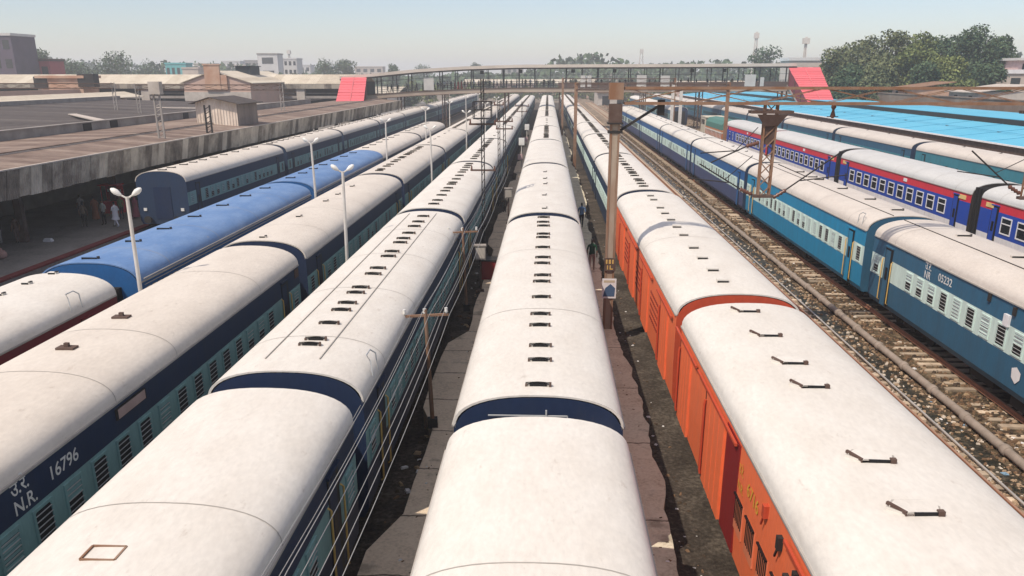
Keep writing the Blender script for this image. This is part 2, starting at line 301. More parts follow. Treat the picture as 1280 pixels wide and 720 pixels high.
# ---------------------------------------------------------------- railway tracks
def rail_mesh(y0, y1, x):
    b = MB(); b.box(x - .075, x + .075, y0, y1, -.150, -.125); b.box(x - .012, x + .012, y0, y1, -.125, -.035); b.box(x - .036, x + .036, y0, y1, -.035, 0, 0)
    b.quad((x - .03, y0, .002), (x + .03, y0, .002), (x + .03, y1, .002), (x - .03, y1, .002), 1)
    return b
def sleeper_box(b, x, y, j=0.0, hl=1.37):
    b.box(x - hl + j, x + hl + j, y - .12, y + .12, -.33, -.152)
slb = MB(); sleeper_box(slb, 0, 0); SL_ME = slb.mesh('sleeper', [m_sleeper]); slb = MB(); sleeper_box(slb, 0, 0, 0, 1.72); SL_WIDE = slb.mesh('sleeper', [m_sleeper])
def track(x, y0, y1, label, sl=None, sme=SL_ME):
    t = thing('railway_track', label, 'railway track', (x, y0, 0), 0, 'railway tracks')
    for s in (-.873, .873): rail_mesh(0, y1 - y0, s).build('rail', [m_railside, m_railtop], t)
    if sl:
        y = sl[0]
        while y < sl[1]:
            if sme is SL_WIDE and rnd.random() < .16: y += .645; continue
            o = ob('sleeper', sme, t, (rnd.uniform(-.22, .16), y - y0 + rnd.uniform(-.05, .05), rnd.uniform(-.085, -.002)), rnd.uniform(-.04, .04)); y += 0.645
        b = MB()
        while y < y1: sleeper_box(b, 0, y - y0, rnd.uniform(-.1, .1)); y += 0.645
        o = b.build('sleepers', m_sleeper, t); o['kind'] = 'stuff'
    return t
track(10.35, -10, 330, 'empty rusty track between the orange vans and the blue train', (10, 73))
track(15.25, -10, 330, 'track under the blue train with number 05232', (10, 73), SL_WIDE)
for x, lab in ((-24.2, 'track under the navy train beside the old platform'), (-14.7, 'track under the train with blue roofs'), (-10.4, 'track under the cream roofed train numbered 16796'),
               (-5.3, 'track under the white roofed train beside the telegraph wires'), (-0.1, 'track under the white roofed train in the middle'), (5.3, 'track under the train of orange vans'),
               (20.0, 'bare track right of the train numbered 05232'), (34.6, 'track under the train beside the bright blue shed')):
    track(x, -10, 330, lab)
t = thing('railway_track', 'track under the red and blue train with its locomotive', 'railway track', (25.1, 20, 0), 0, 'railway tracks')
for s in (-.873, .873): rail_mesh(0, 300, s).build('rail', [m_railside, m_railtop], t)
# water pipe and thin pipe in the open yard
for k in range(58):
    y = 10 + k * 2.35
    o = thing('water_pipe', '%s length of the jointed grey pipe along the open yard, counted from the camera' % FIRST[k] if k < 36 else 'far length of the jointed grey pipe along the open yard',
              'pipe', (12.72 + rnd.uniform(-.02, .02), y, -.06), rnd.uniform(-.006, .006), 'lengths of the yard water pipe') if k < 36 else None
    if k < 36:
        b = MB(); b.tube([(0, 0.02, 0), (0, 2.33, 0)], .125, 12); b.build('pipe_barrel', m_pipe, o)
        b = MB(); b.tube([(0, 2.08, 0), (0, 2.12, 0), (0, 2.30, 0), (0, 2.34, 0)], [.14, .165, .165, .14], 12); b.build('pipe_collar', m_pipe, o)
b = MB(); b.tube([(12.72, 10 + 36 * 2.35, -.06), (12.72, 170, -.06)], .125, 10); tag(b.build('water_pipe', m_pipe), 'far unbroken run of grey pipe leading to the footbridge', 'pipe')
m_thin = mat('thin_pipe', (0.50, 0.47, 0.43), 0.4, 0.5, 0.3)
b = MB(); b.tube([(11.62, 8, -.12), (11.66, 40, -.10), (11.6, 170, -.12)], .035, 6); tag(b.build('conduit', m_thin), 'thin pale conduit pipe along the mud drain in the yard', 'conduit')

# ---------------------------------------------------------------- coaches
def roof_prof(hw, ze, zc, n=22, p=2.35):
    out = []
    for i in range(n + 1):
        a = math.pi * i / n; c, s = math.cos(a), math.sin(a)
        out.append((hw * math.copysign(abs(c) ** (2 / p), c), ze + (zc - ze) * abs(s) ** (2 / p)))
    return out
ROOFS = {}
def roof_mesh(L, hw, ze, zc, m, seams=(), p=2.35):
    key = (L, hw, ze, zc, m.name, tuple(seams))
    if key in ROOFS: return ROOFS[key]
    b = MB(); pr = roof_prof(hw, ze, zc, 22, p); n = len(pr); pi = [(x * .975, z - .035) for x, z in pr]
    for y0, y1 in ((0, L),):
        b.strip(pr, y0, y1, 0, True); b.strip(list(reversed(pi)), y0, y1, 0, False)
    for y in (0, L):
        for i in range(n - 1): b.quad((pr[i][0], y, pr[i][1]), (pr[i + 1][0], y, pr[i + 1][1]), (pi[i + 1][0], y, pi[i + 1][1]), (pi[i][0], y, pi[i][1]), 0)
    for s in (0, -1): b.quad((pr[s][0], 0, pr[s][1]), (pr[s][0], L, pr[s][1]), (pi[s][0], L, pi[s][1]), (pi[s][0], 0, pi[s][1]), 0)
    for ysm in seams:
        q = [(x * 1.003, z + .006) for x, z in pr]
        for i in range(n - 1): b.quad((q[i][0], ysm - .011, q[i][1]), (q[i][0], ysm + .011, q[i][1]), (q[i + 1][0], ysm + .011, q[i + 1][1]), (q[i + 1][0], ysm - .011, q[i + 1][1]), 1, False)
    # rain gutter lip along both eaves
    for s in (-1, 1): b.box(s * (hw + .012) - .022, s * (hw + .012) + .022, 0.05, L - .05, ze - .03, ze + .012, 1)
    ROOFS[key] = b.mesh('roof', [m, m_seam], True); return ROOFS[key]
BODIES = {}
def body_mesh(key, L, hw, zb, z1, z2, ze, zc, mats, wins_y, ww, side):
    """mats: low, band, up, end, black; side: +1/-1 = side that carries real window parts, the other side gets plain panes in the mesh; 0 = panes on both"""
    if key in BODIES: return BODIES[key]
    b = MB()
    for s in (-1, 1):
        pts = [(hw - .14, zb), (hw - .03, zb + .22), (hw, z1), (hw, z2), (hw - .012, ze)]
        mm = [0, 0, 1, 2]
        for i in range(4):
            (xa, za), (xb, zb2) = pts[i], pts[i + 1]
            b.quad((s * xa, 0, za), (s * xa, L, za), (s * xb, L, zb2), (s * xb, 0, zb2), mm[i])
        if s != side:
            for y in wins_y: b.box(s * hw - .02, s * hw + .006, y - ww / 2, y + ww / 2, z1 + .1, z2 - .1, 4)
    b.quad((-(hw - .14), 0, zb), (hw - .14, 0, zb), (hw - .14, L, zb), (-(hw - .14), L, zb), 4)
    pr = [(x * .96, z - .05) for x, z in roof_prof(hw, ze, zc, 16)]
    for y in (0, L):
        b.poly([(hw - .14, y, zb), (hw - .03, y, zb + .22), (hw, y, z1), (hw, y, z2), (hw - .012, y, ze)] + [(x, y, z) for x, z in pr[1:-1]] +
               [(-(hw - .012), y, ze), (-hw, y, z2), (-hw, y, z1), (-(hw - .03), y, zb + .22), (-(hw - .14), y, zb)], 3)
    BODIES[key] = b.mesh('body', mats, True); return BODIES[key]
def win_mesh(kind, band, hz):
    """window facing +x at the origin"""
    b = MB(); w, h = .60, hz; f = .055
    for y0, y1, z0, z1 in ((-w / 2, w / 2, h / 2 - f, h / 2), (-w / 2, w / 2, -h / 2, -h / 2 + f), (-w / 2, -w / 2 + f, -h / 2 + f, h / 2 - f), (w / 2 - f, w / 2, -h / 2 + f, h / 2 - f)):
        b.box(-.01, .03, y0, y1, z0, z1, 0)
    c = .06
    for sy in (-1, 1):  # rounded upper corners
        b.poly([(.016, sy * (w / 2 - f), h / 2 - f), (.016, sy * (w / 2 - f - c), h / 2 - f), (.016, sy * (w / 2 - f), h / 2 - f - c)], 0)
    iw, ih = w / 2 - f, h / 2 - f
    b.quad((.006, -iw, -ih), (.006, iw, -ih), (.006, iw, ih), (.006, -iw, ih), 1)
    if kind in ('louvre', 'half'):
        lo = -ih if kind == 'louvre' else 0.0; nn = 9 if kind == 'louvre' else 5
        for k in range(nn):
            z = lo + (ih - lo) * (k + .5) / nn
            b.quad((.008, -iw, z + .028), (.008, iw, z + .028), (.020, iw, z - .022), (.020, -iw, z - .022), 2)
    if kind == 'shut': b.quad((.012, -iw, -ih), (.012, iw, -ih), (.012, iw, ih), (.012, -iw, ih), 2)
    for k in range(5):
        z = -ih + 2 * ih * (k + .7) / 5.4; b.bar((.026, -iw, z), (.026, iw, z), .014, .014, 3)
    return b.mesh('window', [band, m_black, band, m_steelbar], False)
def lhb_win_mesh():
    b = MB(); w, h, f = 1.02, .86, .06
    for y0, y1, z0, z1 in ((-w / 2, w / 2, h / 2 - f, h / 2), (-w / 2, w / 2, -h / 2, -h / 2 + f), (-w / 2, -w / 2 + f, -h / 2 + f, h / 2 - f), (w / 2 - f, w / 2, -h / 2 + f, h / 2 - f), (-w / 2 + f, w / 2 - f, .08, .13)):
        b.box(-.01, .03, y0, y1, z0, z1, 0)
    b.quad((.008, -w / 2 + f, -h / 2 + f), (.008, w / 2 - f, -h / 2 + f), (.008, w / 2 - f, h / 2 - f), (.008, -w / 2 + f, h / 2 - f), 1)
    return b.mesh('window', [m_wht, m_glass], False)
WINS = {}
def window(kind, band, hz=.72):
    k = (kind, band.name)
    if k not in WINS: WINS[k] = lhb_win_mesh() if kind == 'lhb' else win_mesh(kind, band, hz)
    return WINS[k]
def door_mesh(colr, zb, ze, rails=True):   # facing +x: dark doorway, leaf set inside, two grab rails
    b = MB(); w = .74; z0, z1 = zb + .12, ze - .22
    b.box(-.02, .008, -w / 2, w / 2, z0, z1, 1)
    b.box(.0, .014, -w / 2 + .06, w / 2 - .2, z0, z1 - .1, 0)
    b.box(.0, .022, -.16, .08, z0 + 1.05, z0 + 1.55, 1)
    b.box(-.01, .05, -w / 2 - .03, w / 2 + .03, z1, z1 + .05, 0)
    return b.mesh('door', [colr, m_black], True)
def hr_mesh(zb, ze):
    b = MB(); b.tube([(0.0, 0, zb + .25), (.06, 0, zb + .3), (.06, 0, ze - .75), (.0, 0, ze - .7)], .022, 6); return b.mesh('handrail', [m_rail_y])
def vent_mesh(kind, roof):
    b = MB()
    if kind == 'slit':      # low cowl, dark slot towards its near side, two end brackets
        for i in range(6):
            a0, a1 = math.pi * i / 6, math.pi * (i + 1) / 6
            x0, x1 = -.25 * math.cos(a0), -.25 * math.cos(a1); y0, y1 = .02 + .24 * math.sin(a0), .02 + .24 * math.sin(a1)
            b.poly([(0, .02, .085), (x0, .02, .07), (x0, y0, .0), (x1, y1, .0), (x1, .02, .07)], 0, True)
        b.box(-.165, .165, -.03, .02, -.02, .045, 1)
        b.box(.21, .255, -.05, .0, -.02, .085, 2); b.box(-.255, -.215, -.04, .0, -.02, .05, 2); b.box(-.215, .21, -.02, .0, .0, .02, 3)
    elif kind == 'slot':    # long thin slot vent
        b.box(-.26, .26, -.06, .06, -.03, .06, 0); b.box(-.25, .25, -.085, -.06, -.03, .05, 1); b.box(.24, .30, -.05, .05, -.03, .08, 2)
    elif kind == 'knob':    # small mushroom vent
        b.box(-.13, .13, -.09, .09, -.03, .05, 0); b.box(-.10, .10, -.11, -.09, -.02, .045, 1); b.box(.08, .14, -.07, .07, .05, .075, 2)
    elif kind == 'plate':   # bracket plate with a dark slot and bent arm
        b.poly([(-.34, .04, .05), (-.2, .2, .05), (.2, .2, .05), (.33, .04, .05), (.27, -.16, .05), (-.16, -.16, .05)], 0); b.poly([(-.38, .04, .03), (-.22, .24, .03), (.22, .24, .03), (.37, .04, .03), (.28, -.18, .03), (-.18, -.18, .03)], 3)
        hx = [(-.34, .04), (-.2, .2), (.2, .2), (.33, .04), (.27, -.16), (-.16, -.16)]; hr = [(-.38, .04), (-.22, .24), (.22, .24), (.37, .04), (.28, -.18), (-.18, -.18)]
        for hp, z0, z1, mm in ((hx, .03, .05, 0), (hr, -.10, .03, 0)):
            for i in range(6): p, q = hp[i], hp[(i + 1) % 6]; b.quad((*p, z0), (*q, z0), (*q, z1), (*p, z1), mm)
        b.box(-.16, .27, -.16, -.15, -.02, .05, 3); b.box(-.08, .26, -.185, -.155, -.02, .05, 1); b.box(.24, .33, -.20, -.12, -.02, .075, 2); b.box(-.20, -.08, -.18, -.14, -.02, .03, 2)
        b.bar((-.18, -.16, .03), (-.35, .10, .06), .045, .045, 2)
    elif kind == 'box':
        b.box(-.17, .17, -.10, .10, -.03, .09, 0); b.box(-.16, .16, -.12, -.10, -.02, .05, 2)
    elif kind == 'rust':    # rusty tilted lid
        b.box(-.20, .20, -.12, .12, -.03, .045, 2); b.box(-.05, .05, -.03, .05, .045, .13, 2)
    return b.mesh('roof_vent', [roof, m_black, m_rustd if kind in ('slit', 'rust', 'plate') else m_iron, m_seam], True)
VENTS = {}
def vent(kind, roof):
    k = (kind, roof.name)
    if k not in VENTS: VENTS[k] = vent_mesh(kind, roof)
    return VENTS[k]
def bogie_mesh():
    b = MB()
    for s in (-1, 1):
        b.box(s * 1.0 - .08, s * 1.0 + .08, -1.7, 1.7, .38, .62, 0); b.box(s * 1.05 - .06, s * 1.05 + .06, -.5, .5, .25, .75, 0)
        for y in (-1.45, 1.45):
            b.tube([(s * .80, y, .46), (s * .90, y, .46)], .455, 16, 0); b.box(s * 1.0 - .12, s * 1.0 + .12, y - .2, y + .2, .3, .62, 0)
    return b.mesh('bogie', [m_under])
BOGIE = bogie_mesh()
def under_mesh(L):
    b = MB(); b.box(-1.2, 1.2, .15, L - .15, .55, .84); b.box(-1.3, -.5, L * .40, L * .5, .25, .7); b.box(.4, 1.3, L * .38, L * .47, .25, .7); b.box(-1.25, 1.25, L * .55, L * .62, .3, .7)
    for y in (.1, L - .1):
        for x in (-.98, .98): b.tube([(x, y, 1.0), (x, y + (-.42 if y < 1 else .42), 1.0)], .12, 8)
    return b.mesh('underframe', [m_under])
UNDER = {}
def gangway_mesh():
    b = MB()
    for k in range(5):
        y = -1.0 + k * .2; e = .05 if k % 2 else 0
        b.box(-1.02 + e, 1.02 - e, y + .0, y + .2, .75, 3.2 - e)  # bellows made wider than real to block sun through the coach gaps
    return b.mesh('gangway', [m_bellow])
GANG = gangway_mesh()
def text_mesh(txt, size, m):
    cu = bpy.data.curves.new('lettering', 'FONT'); cu.body = txt; cu.size = size; cu.align_x = 'LEFT'; cu.offset = size * .012
    o = bpy.data.objects.new('lettering', cu); COL.objects.link(o); dg = bpy.context.evaluated_depsgraph_get()
    me = bpy.data.meshes.new_from_object(o.evaluated_get(dg)); bpy.data.objects.remove(o); me.materials.clear(); me.materials.append(m); me.name = 'lettering'; return me
def wall_text(root, txt, size, m, side, y, z, hw, sx=1.0):
    me = text_mesh(txt, size, m); o = ob('lettering', me, root)
    o.matrix_local = Matrix.Translation((side * (hw + .012), y, z)) @ Matrix.Rotation(R(90) if side > 0 else R(-90), 4, 'Z') @ Matrix.Rotation(R(90), 4, 'X') @ Matrix.Diagonal((sx, 1, 1, 1))
    return o
ICF = dict(hw=1.625, zb=.66, z1=1.82, z2=2.66, ze=3.34, zc=4.0)
LHB = dict(hw=1.62, zb=.74, z1=1.70, z2=2.95, ze=3.44, zc=4.08)
def coach(name, label, cat, group, x, y, L, pal, side, vents, detail, wins=None, seams=(), dims=ICF, rz=0, wkind='icf', gang=True, doors=None, vx=0.0, rails=True, hoop=None):
    d = dims; t = thing(name, label, cat, (x, y, 0), rz, group)
    low, band, up, end, roof = pal
    if wins is None:
        n = int((L - 5.2) / .985); wins = [2.6 + .985 * (k + .5) for k in range(n)]; wins = [.62] + wins + [L - .62]
    ww = 1.0 if wkind == 'lhb' else .56
    ob('body', body_mesh((low.name, band.name, up.name, end.name, L, side if detail else 0, wkind, d['hw']), L, d['hw'], d['zb'], d['z1'], d['z2'], d['ze'], d['zc'],
                         [low, band, up, end, m_black], wins if wkind != 'van' else [], ww, side if detail else 0), t)
    ob('roof', roof_mesh(L, d['hw'], d['ze'], d['zc'], roof, seams), t)
    for k, yv in vents:
        zz = d['ze'] + (d['zc'] - d['ze']) * (1 - abs(vx / d['hw']) ** 2.35) ** (1 / 2.35)
        ob('roof_vent', vent(k, roof), t, (vx + rnd.uniform(-.02, .02), yv, zz), rnd.uniform(-.05, .05))
    if L not in UNDER: UNDER[L] = under_mesh(L)
    if detail:
        ob('underframe', UNDER[L], t); ob('bogie', BOGIE, t, (0, 3.3, 0)); ob('bogie', BOGIE, t, (0, L - 3.3, 0))
    if gang:
        gw = ob('gangway', GANG, t)
        if dims is LHB: gw.scale = (1.44, 1, 1.2)
    if detail and side:
        rot = 0 if side > 0 else math.pi; zc = (d['z1'] + d['z2']) / 2
        if wkind == 'icf':
            for k, yw in enumerate(wins):
                kind = rnd.choice(['open', 'open', 'open', 'louvre', 'half', 'half', 'shut']); ob('window', window(kind, band), t, (side * d['hw'], yw, zc), rot)
        elif wkind == 'lhb':
            for yw in wins: ob('window', window('lhb', band), t, (side * d['hw'], yw, zc + .02), rot)
        if doors is None: doors = (1.75, L - 1.75)
        for yd in doors:
            ob('door', dcache(band if wkind == 'lhb' else up if wkind != 'van' else low, d), t, (side * d['hw'], yd, 0), rot)
            if rails:
                for s in (-1, 1): ob('handrail', hcache(d), t, (side * d['hw'], yd + s * .46, 0), rot)
    if hoop is not None:
        b = MB(); s = side; h = d['hw']
        b.tube([(s * (h - .02), hoop - .28, 3.45), (s * (h - .06), hoop - .28, 3.85), (s * (h - .16), hoop - .2, 3.95), (s * (h - .16), hoop + .2, 3.95), (s * (h - .06), hoop + .28, 3.85), (s * (h - .02), hoop + .28, 3.45)], .018, 6)
        b.build('roof_handrail', m_steelbar, t)
    return t
DC = {}; HC = {}
def dcache(m, d):
    k = (m.name, d['zb'])
    if k not in DC: DC[k] = door_mesh(m, d['zb'], d['ze'])
    return DC[k]
def hcache(d):
    if d['zb'] not in HC: HC[d['zb']] = hr_mesh(d['zb'], d['ze'])
    return HC[d['zb']]
P_NAVY = (m_navy, m_teal, m_navy, m_navy, m_rf_white)
P_NAVYC = (m_navy, m_teal, m_navy, m_navy, m_rf_cream)
P_T1 = (m_navy2, m_teal, m_navy2, m_navy2, m_rf_cream)
PIT = 22.35
V_SLIT = [.5, 2, 3, 4.6, 5.6, 7.3, 9.1, 9.9, 11.6, 12.5, 14.2, 16.1, 16.8, 18.6, 19.5, 20.7]
V_SLIT4 = [1.7, 2.1, 3.4, 4.6, 5.3, 6.4, 7.0, 8.7, 9.5, 11.3, 12.1, 13.7, 14.5, 15.6, 17.1, 18.2, 19.6]
SEA = (2.4, 7.1, 11.9, 16.6)
def vl(kind, ys): return [(kind, y) for y in ys]
def slits(): 
    y = 1.0; out = []
    while y < 20.6: out.append(y); y += rnd.choice([.8, 1.2, 1.6, 1.8])
    return vl('slit', out)
LAST = {}
# middle train
T5 = 'coaches of the middle train'
for k in range(12):
    y = 14.77 + PIT * (k - 1)
    v = [] if k == 0 else vl('slit', V_SLIT) if k == 1 else vl('knob', [1, 5.4, 10.0, 12.5, 16]) if k in (2, 5) else [] if k in (3,) else slits()
    what = ['bare smooth white roof filling the bottom of the picture', 'white roof carrying sixteen slotted vents', 'white roof carrying five small knob vents'][k] if k < 3 else 'white roof'
    lab = '%s, %s coach of the middle train' % (what, FIRST[k])
    c = coach('railway_coach', lab, 'railway coach', T5, -.1, y, 21.3, P_NAVY, 0, v, k < 4, seams=(SEA if k != 1 else (6.2, 14.0)), gang=True)
    if 0 < k < 4:
        b = MB(); b.bar((-.95, -.05, 3.60), (.55, -.05, 3.60), .022, .022); b.bar((.55, -.05, 3.60), (.55, -.05, 3.2), .022, .022); b.bar((.15, -.06, 3.52), (.15, -.06, 3.72), .03, .03); b.build('end_rail', m_steelbar, c)
        b = MB(); b.box(.92, 1.42, -.42, -.02, 3.10, 3.24); b.build('end_step', m_insw, c)
        b = MB(); b.box(-1.5, -1.05, -.34, -.02, 2.95, 3.28); b.build('junction_box', m_iron, c)
# white roofed train left of the wires
T4 = 'coaches of the train beside the telegraph wires'
for k in range(12):
    y = 15.95 + 22.2 * (k - 1)
    v = [] if k == 0 else vl('slit', V_SLIT4) if k == 1 else slits() if k != 4 else vl('knob', [3, 8, 13, 18])
    lab = ['nearest navy coach beside the wires, white roof with a rust framed hatch', 'second navy coach beside the wires, white roof with many slotted vents'][k] if k < 2 else \
        '%s navy coach with white roof in the train beside the telegraph wires' % FIRST[k]
    c = coach('railway_coach', lab, 'railway coach', T4, -5.32, y, 21.2, P_NAVY, 1, v, k < 4, seams=SEA, vx=.12, hoop=1.4 if k == 1 else None)
    if k == 1:
        for xx in (-.62, .55):
            b = MB(); zz = 3.34 + .66 * (1 - (abs(xx) / 1.625) ** 2.35) ** (1 / 2.35) + .012
            b.bar((xx, .8, zz), (xx, 20.6, zz), .022, .022); b.build('roof_cable', m_seam, c)
    if k == 0:
        b = MB(); yh = 9.03 - y
        for p, q in (((-.22, -.16), (.22, -.16)), ((.22, -.16), (.22, .16)), ((.22, .16), (-.22, .16)), ((-.22, .16), (-.22, -.16))):
            b.bar((p[0] - .2, yh + p[1], 3.995 - .02 * abs(p[0])), (q[0] - .2, yh + q[1], 3.995 - .02 * abs(q[0])), .028, .04)
        b.build('roof_hatch', m_rust, c)
# cream roofed train 16796
T3 = 'coaches of the cream roofed train'
for k in range(12):
    y = 30.0 + 22.3 * (k - 1)
    v = vl('rust', [9.5, 12.0]) if k == 0 else vl('knob', [.6, 5.4, 10, 12.4, 15.6]) if k == 1 else vl('knob', [2, 6, 9, 14, 18]) if k % 2 else slits()
    lab = 'nearest navy coach of the cream roofed train, numbered 16796' if k == 0 else '%s navy coach of the cream roofed train left of the lamp posts' % FIRST[k]
    c = coach('railway_coach', lab, 'railway coach', T3, -10.38, y, 21.3, P_NAVYC, 1, v, k < 4, seams=(3.5, 8.0, 11.0, 17.2), vx=-.1)
    if k == 0:
        wall_text(c, 'N.R.', .36, m_ltext, 1, 12.05 - y, 2.74, 1.62); wall_text(c, 'उ.रे.', .36, m_ltext, 1, 12.05 - y, 3.08, 1.62, 1.0); wall_text(c, '16796', .36, m_ltext, 1, 13.1 - y, 2.86, 1.62, 1.1)
        b = MB(); b.box(1.60, 1.66, 15.6 - y, 16.9 - y, 2.98, 3.22, 0); b.box(1.66, 1.667, 15.65 - y, 16.85 - y, 3.0, 3.2, 1); b.build('destination_board', [m_iron, mat('board_pink_grey', (0.42, 0.30, 0.26), 0.8)], c)
        b = MB(); b.box(1.55, 1.64, 29.0 - y - .55, 29.0 - y - .1, 2.95, 3.25); b.build('corner_patch', m_rustd, c)
# red coach and blue roofed coaches
P_BLUE = (m_mid, m_mid, m_mid, m_mid, m_rf_blue)
P_RED = (m_maroon, m_maroon, m_maroon, m_maroon, m_rf_white)
P_DK = (m_navy2, m_navy2, m_navy2, m_navy2, m_rf_cream)
T2 = 'coaches of the train with blue roofs'
data = [(3.6, P_RED, 'maroon coach with white roof and hoop rail, in front of the blue roofed coaches', vl('knob', [14.5, 18.2, 19.5, 20.8])),
        (26.0, P_BLUE, 'nearer of the two blue roofed coaches', vl('slot', [.6, 3.6, 6.2, 9.2, 12.4, 15.6, 18.6])),
        (47.8, P_BLUE, 'farther of the two blue roofed coaches', vl('slot', [1.5, 4, 6.5, 9, 12, 15, 18])),
        (68.6, P_DK, 'cream roofed coach coupled behind the blue roofed coaches', vl('slot', [2, 5, 8, 11, 14, 17])),
        (90.6, P_DK, 'cream roofed last coach at the far end of the blue roofed train', vl('slot', [2, 5, 8, 11, 14, 17]))]
for k, (y, pal, lab, v) in enumerate(data):
    c = coach('railway_coach', lab, 'railway coach', T2, -14.72, y, 20.9, pal, 1, v, True, seams=SEA if k else (5, 12), wkind='van', vx=-.2, hoop=18.7 if k == 0 else None, rails=False)
    if k in (1, 2):
        b = MB()
        for j in range(6): b.box(1.62, 1.66, .5 + j * .42, .5 + j * .42 + .22, 2.2, 3.1)
        b.build('radiator_grille', mat('grille_cream', (0.50, 0.38, 0.20), 0.7), c)
        b = MB(); b.bar((1.66, .3, 3.42), (1.66, 20.6, 3.42), .03); b.bar((1.66, .3, 3.22), (1.66, 20.6, 3.22), .02); b.build('cable_conduit', m_seam, c)
        for j in range(5):
            b = MB()
            for q in range(4): b.box(1.615, 1.64, 5.2 + j * 2.7 + q * .35, 5.4 + j * 2.7 + q * .35, 2.3, 3.05)
            b.build('louvre', m_navy2, c)
# navy train at the old platform
T1 = 'coaches of the navy train at the old platform'
for k in range(11):
    y = 52.8 + 21.6 * k
    lab = 'navy coach with blunt end facing the camera, nearest coach at the old platform' if k == 0 else '%s navy coach of the train alongside the old platform canopy' % FIRST[k]
    c = coach('railway_coach', lab, 'railway coach', T1, -24.25, y, 20.6, P_T1, 1, vl('slot', [.4, 1.8, 3.7, 5.3, 7.0, 9, 11, 13.5, 16, 18]), k < 4, seams=SEA, gang=k > 0, rails=False)
    if k == 0:
        b = MB(); b.box(-.55, .55, -.03, .0, 1.0, 3.0); b.build('end_door', m_navy, c)
        for s in (-1, 1):
            b = MB(); b.tube([(s * .95, -.45, 1.0), (s * .95, -.4, 1.0), (s * .95, 0, 1.0)], [.24, .24, .1], 12); b.build('buffer', m_iron, c)
            b = MB(); b.box(s * 1.2 - .1, s * 1.2 + .1, -.06, 0, 1.5, 1.68); b.build('tail_lamp', m_lampw, c)
# orange parcel vans and the coaches behind
T6 = 'orange parcel vans'
VAN = dict(hw=1.70, zb=.66, z1=1.82, z2=2.66, ze=3.36, zc=4.0)
P_OR = (m_orange, m_orange, m_orange, m_orange_end, m_rf_white)
def van_side(c, y0, doors, louv, dark=True):
    hw = 1.70
    for yd, wd in doors:     # sliding door: proud panel, frame rail, dark recess beside it
        b = MB(); b.box(-hw - .05, -hw + .02, yd - wd / 2, yd + wd / 2, .95, 3.1, 0)
        for q in range(1, 4): b.box(-hw - .058, -hw - .05, yd - wd / 2 + q * wd / 4 - .02, yd - wd / 2 + q * wd / 4 + .02, .95, 3.1, 0)
        d = b.build('sliding_door', m_orange, c)
        b = MB(); b.tube([(-hw - .08, yd + wd / 2 - .06, 1.1), (-hw - .10, yd + wd / 2 - .06, 1.2), (-hw - .10, yd + wd / 2 - .06, 2.8), (-hw - .08, yd + wd / 2 - .06, 2.9)], .03, 6); b.build('handle', m_orange_end, d)
        b = MB(); b.box(-hw - .04, -hw - .02, yd + wd / 2 + .01, yd + wd / 2 + .14, .95, 3.1); b.build('door_gap', m_black, c)
        b = MB(); b.bar((-hw - .06, yd - wd * 1.1, 3.16), (-hw - .06, yd + wd * 1.1, 3.16), .05, .06); b.build('door_track', m_orange_end, c)
    for yl in louv:
        b = MB(); b.box(-hw - .018, -hw + .01, yl - .30, yl + .30, 1.55, 2.25, 0)
        for q in range(6): b.box(-hw - .03, -hw - .018, yl - .27 + q * .1, yl - .24 + q * .1, 1.75, 2.2, 1)
        b.box(-hw - .06, -hw - .018, yl - .30, yl + .30, 2.25, 2.28, 1)
        b.build('louvre', [m_louvre, m_black], c)
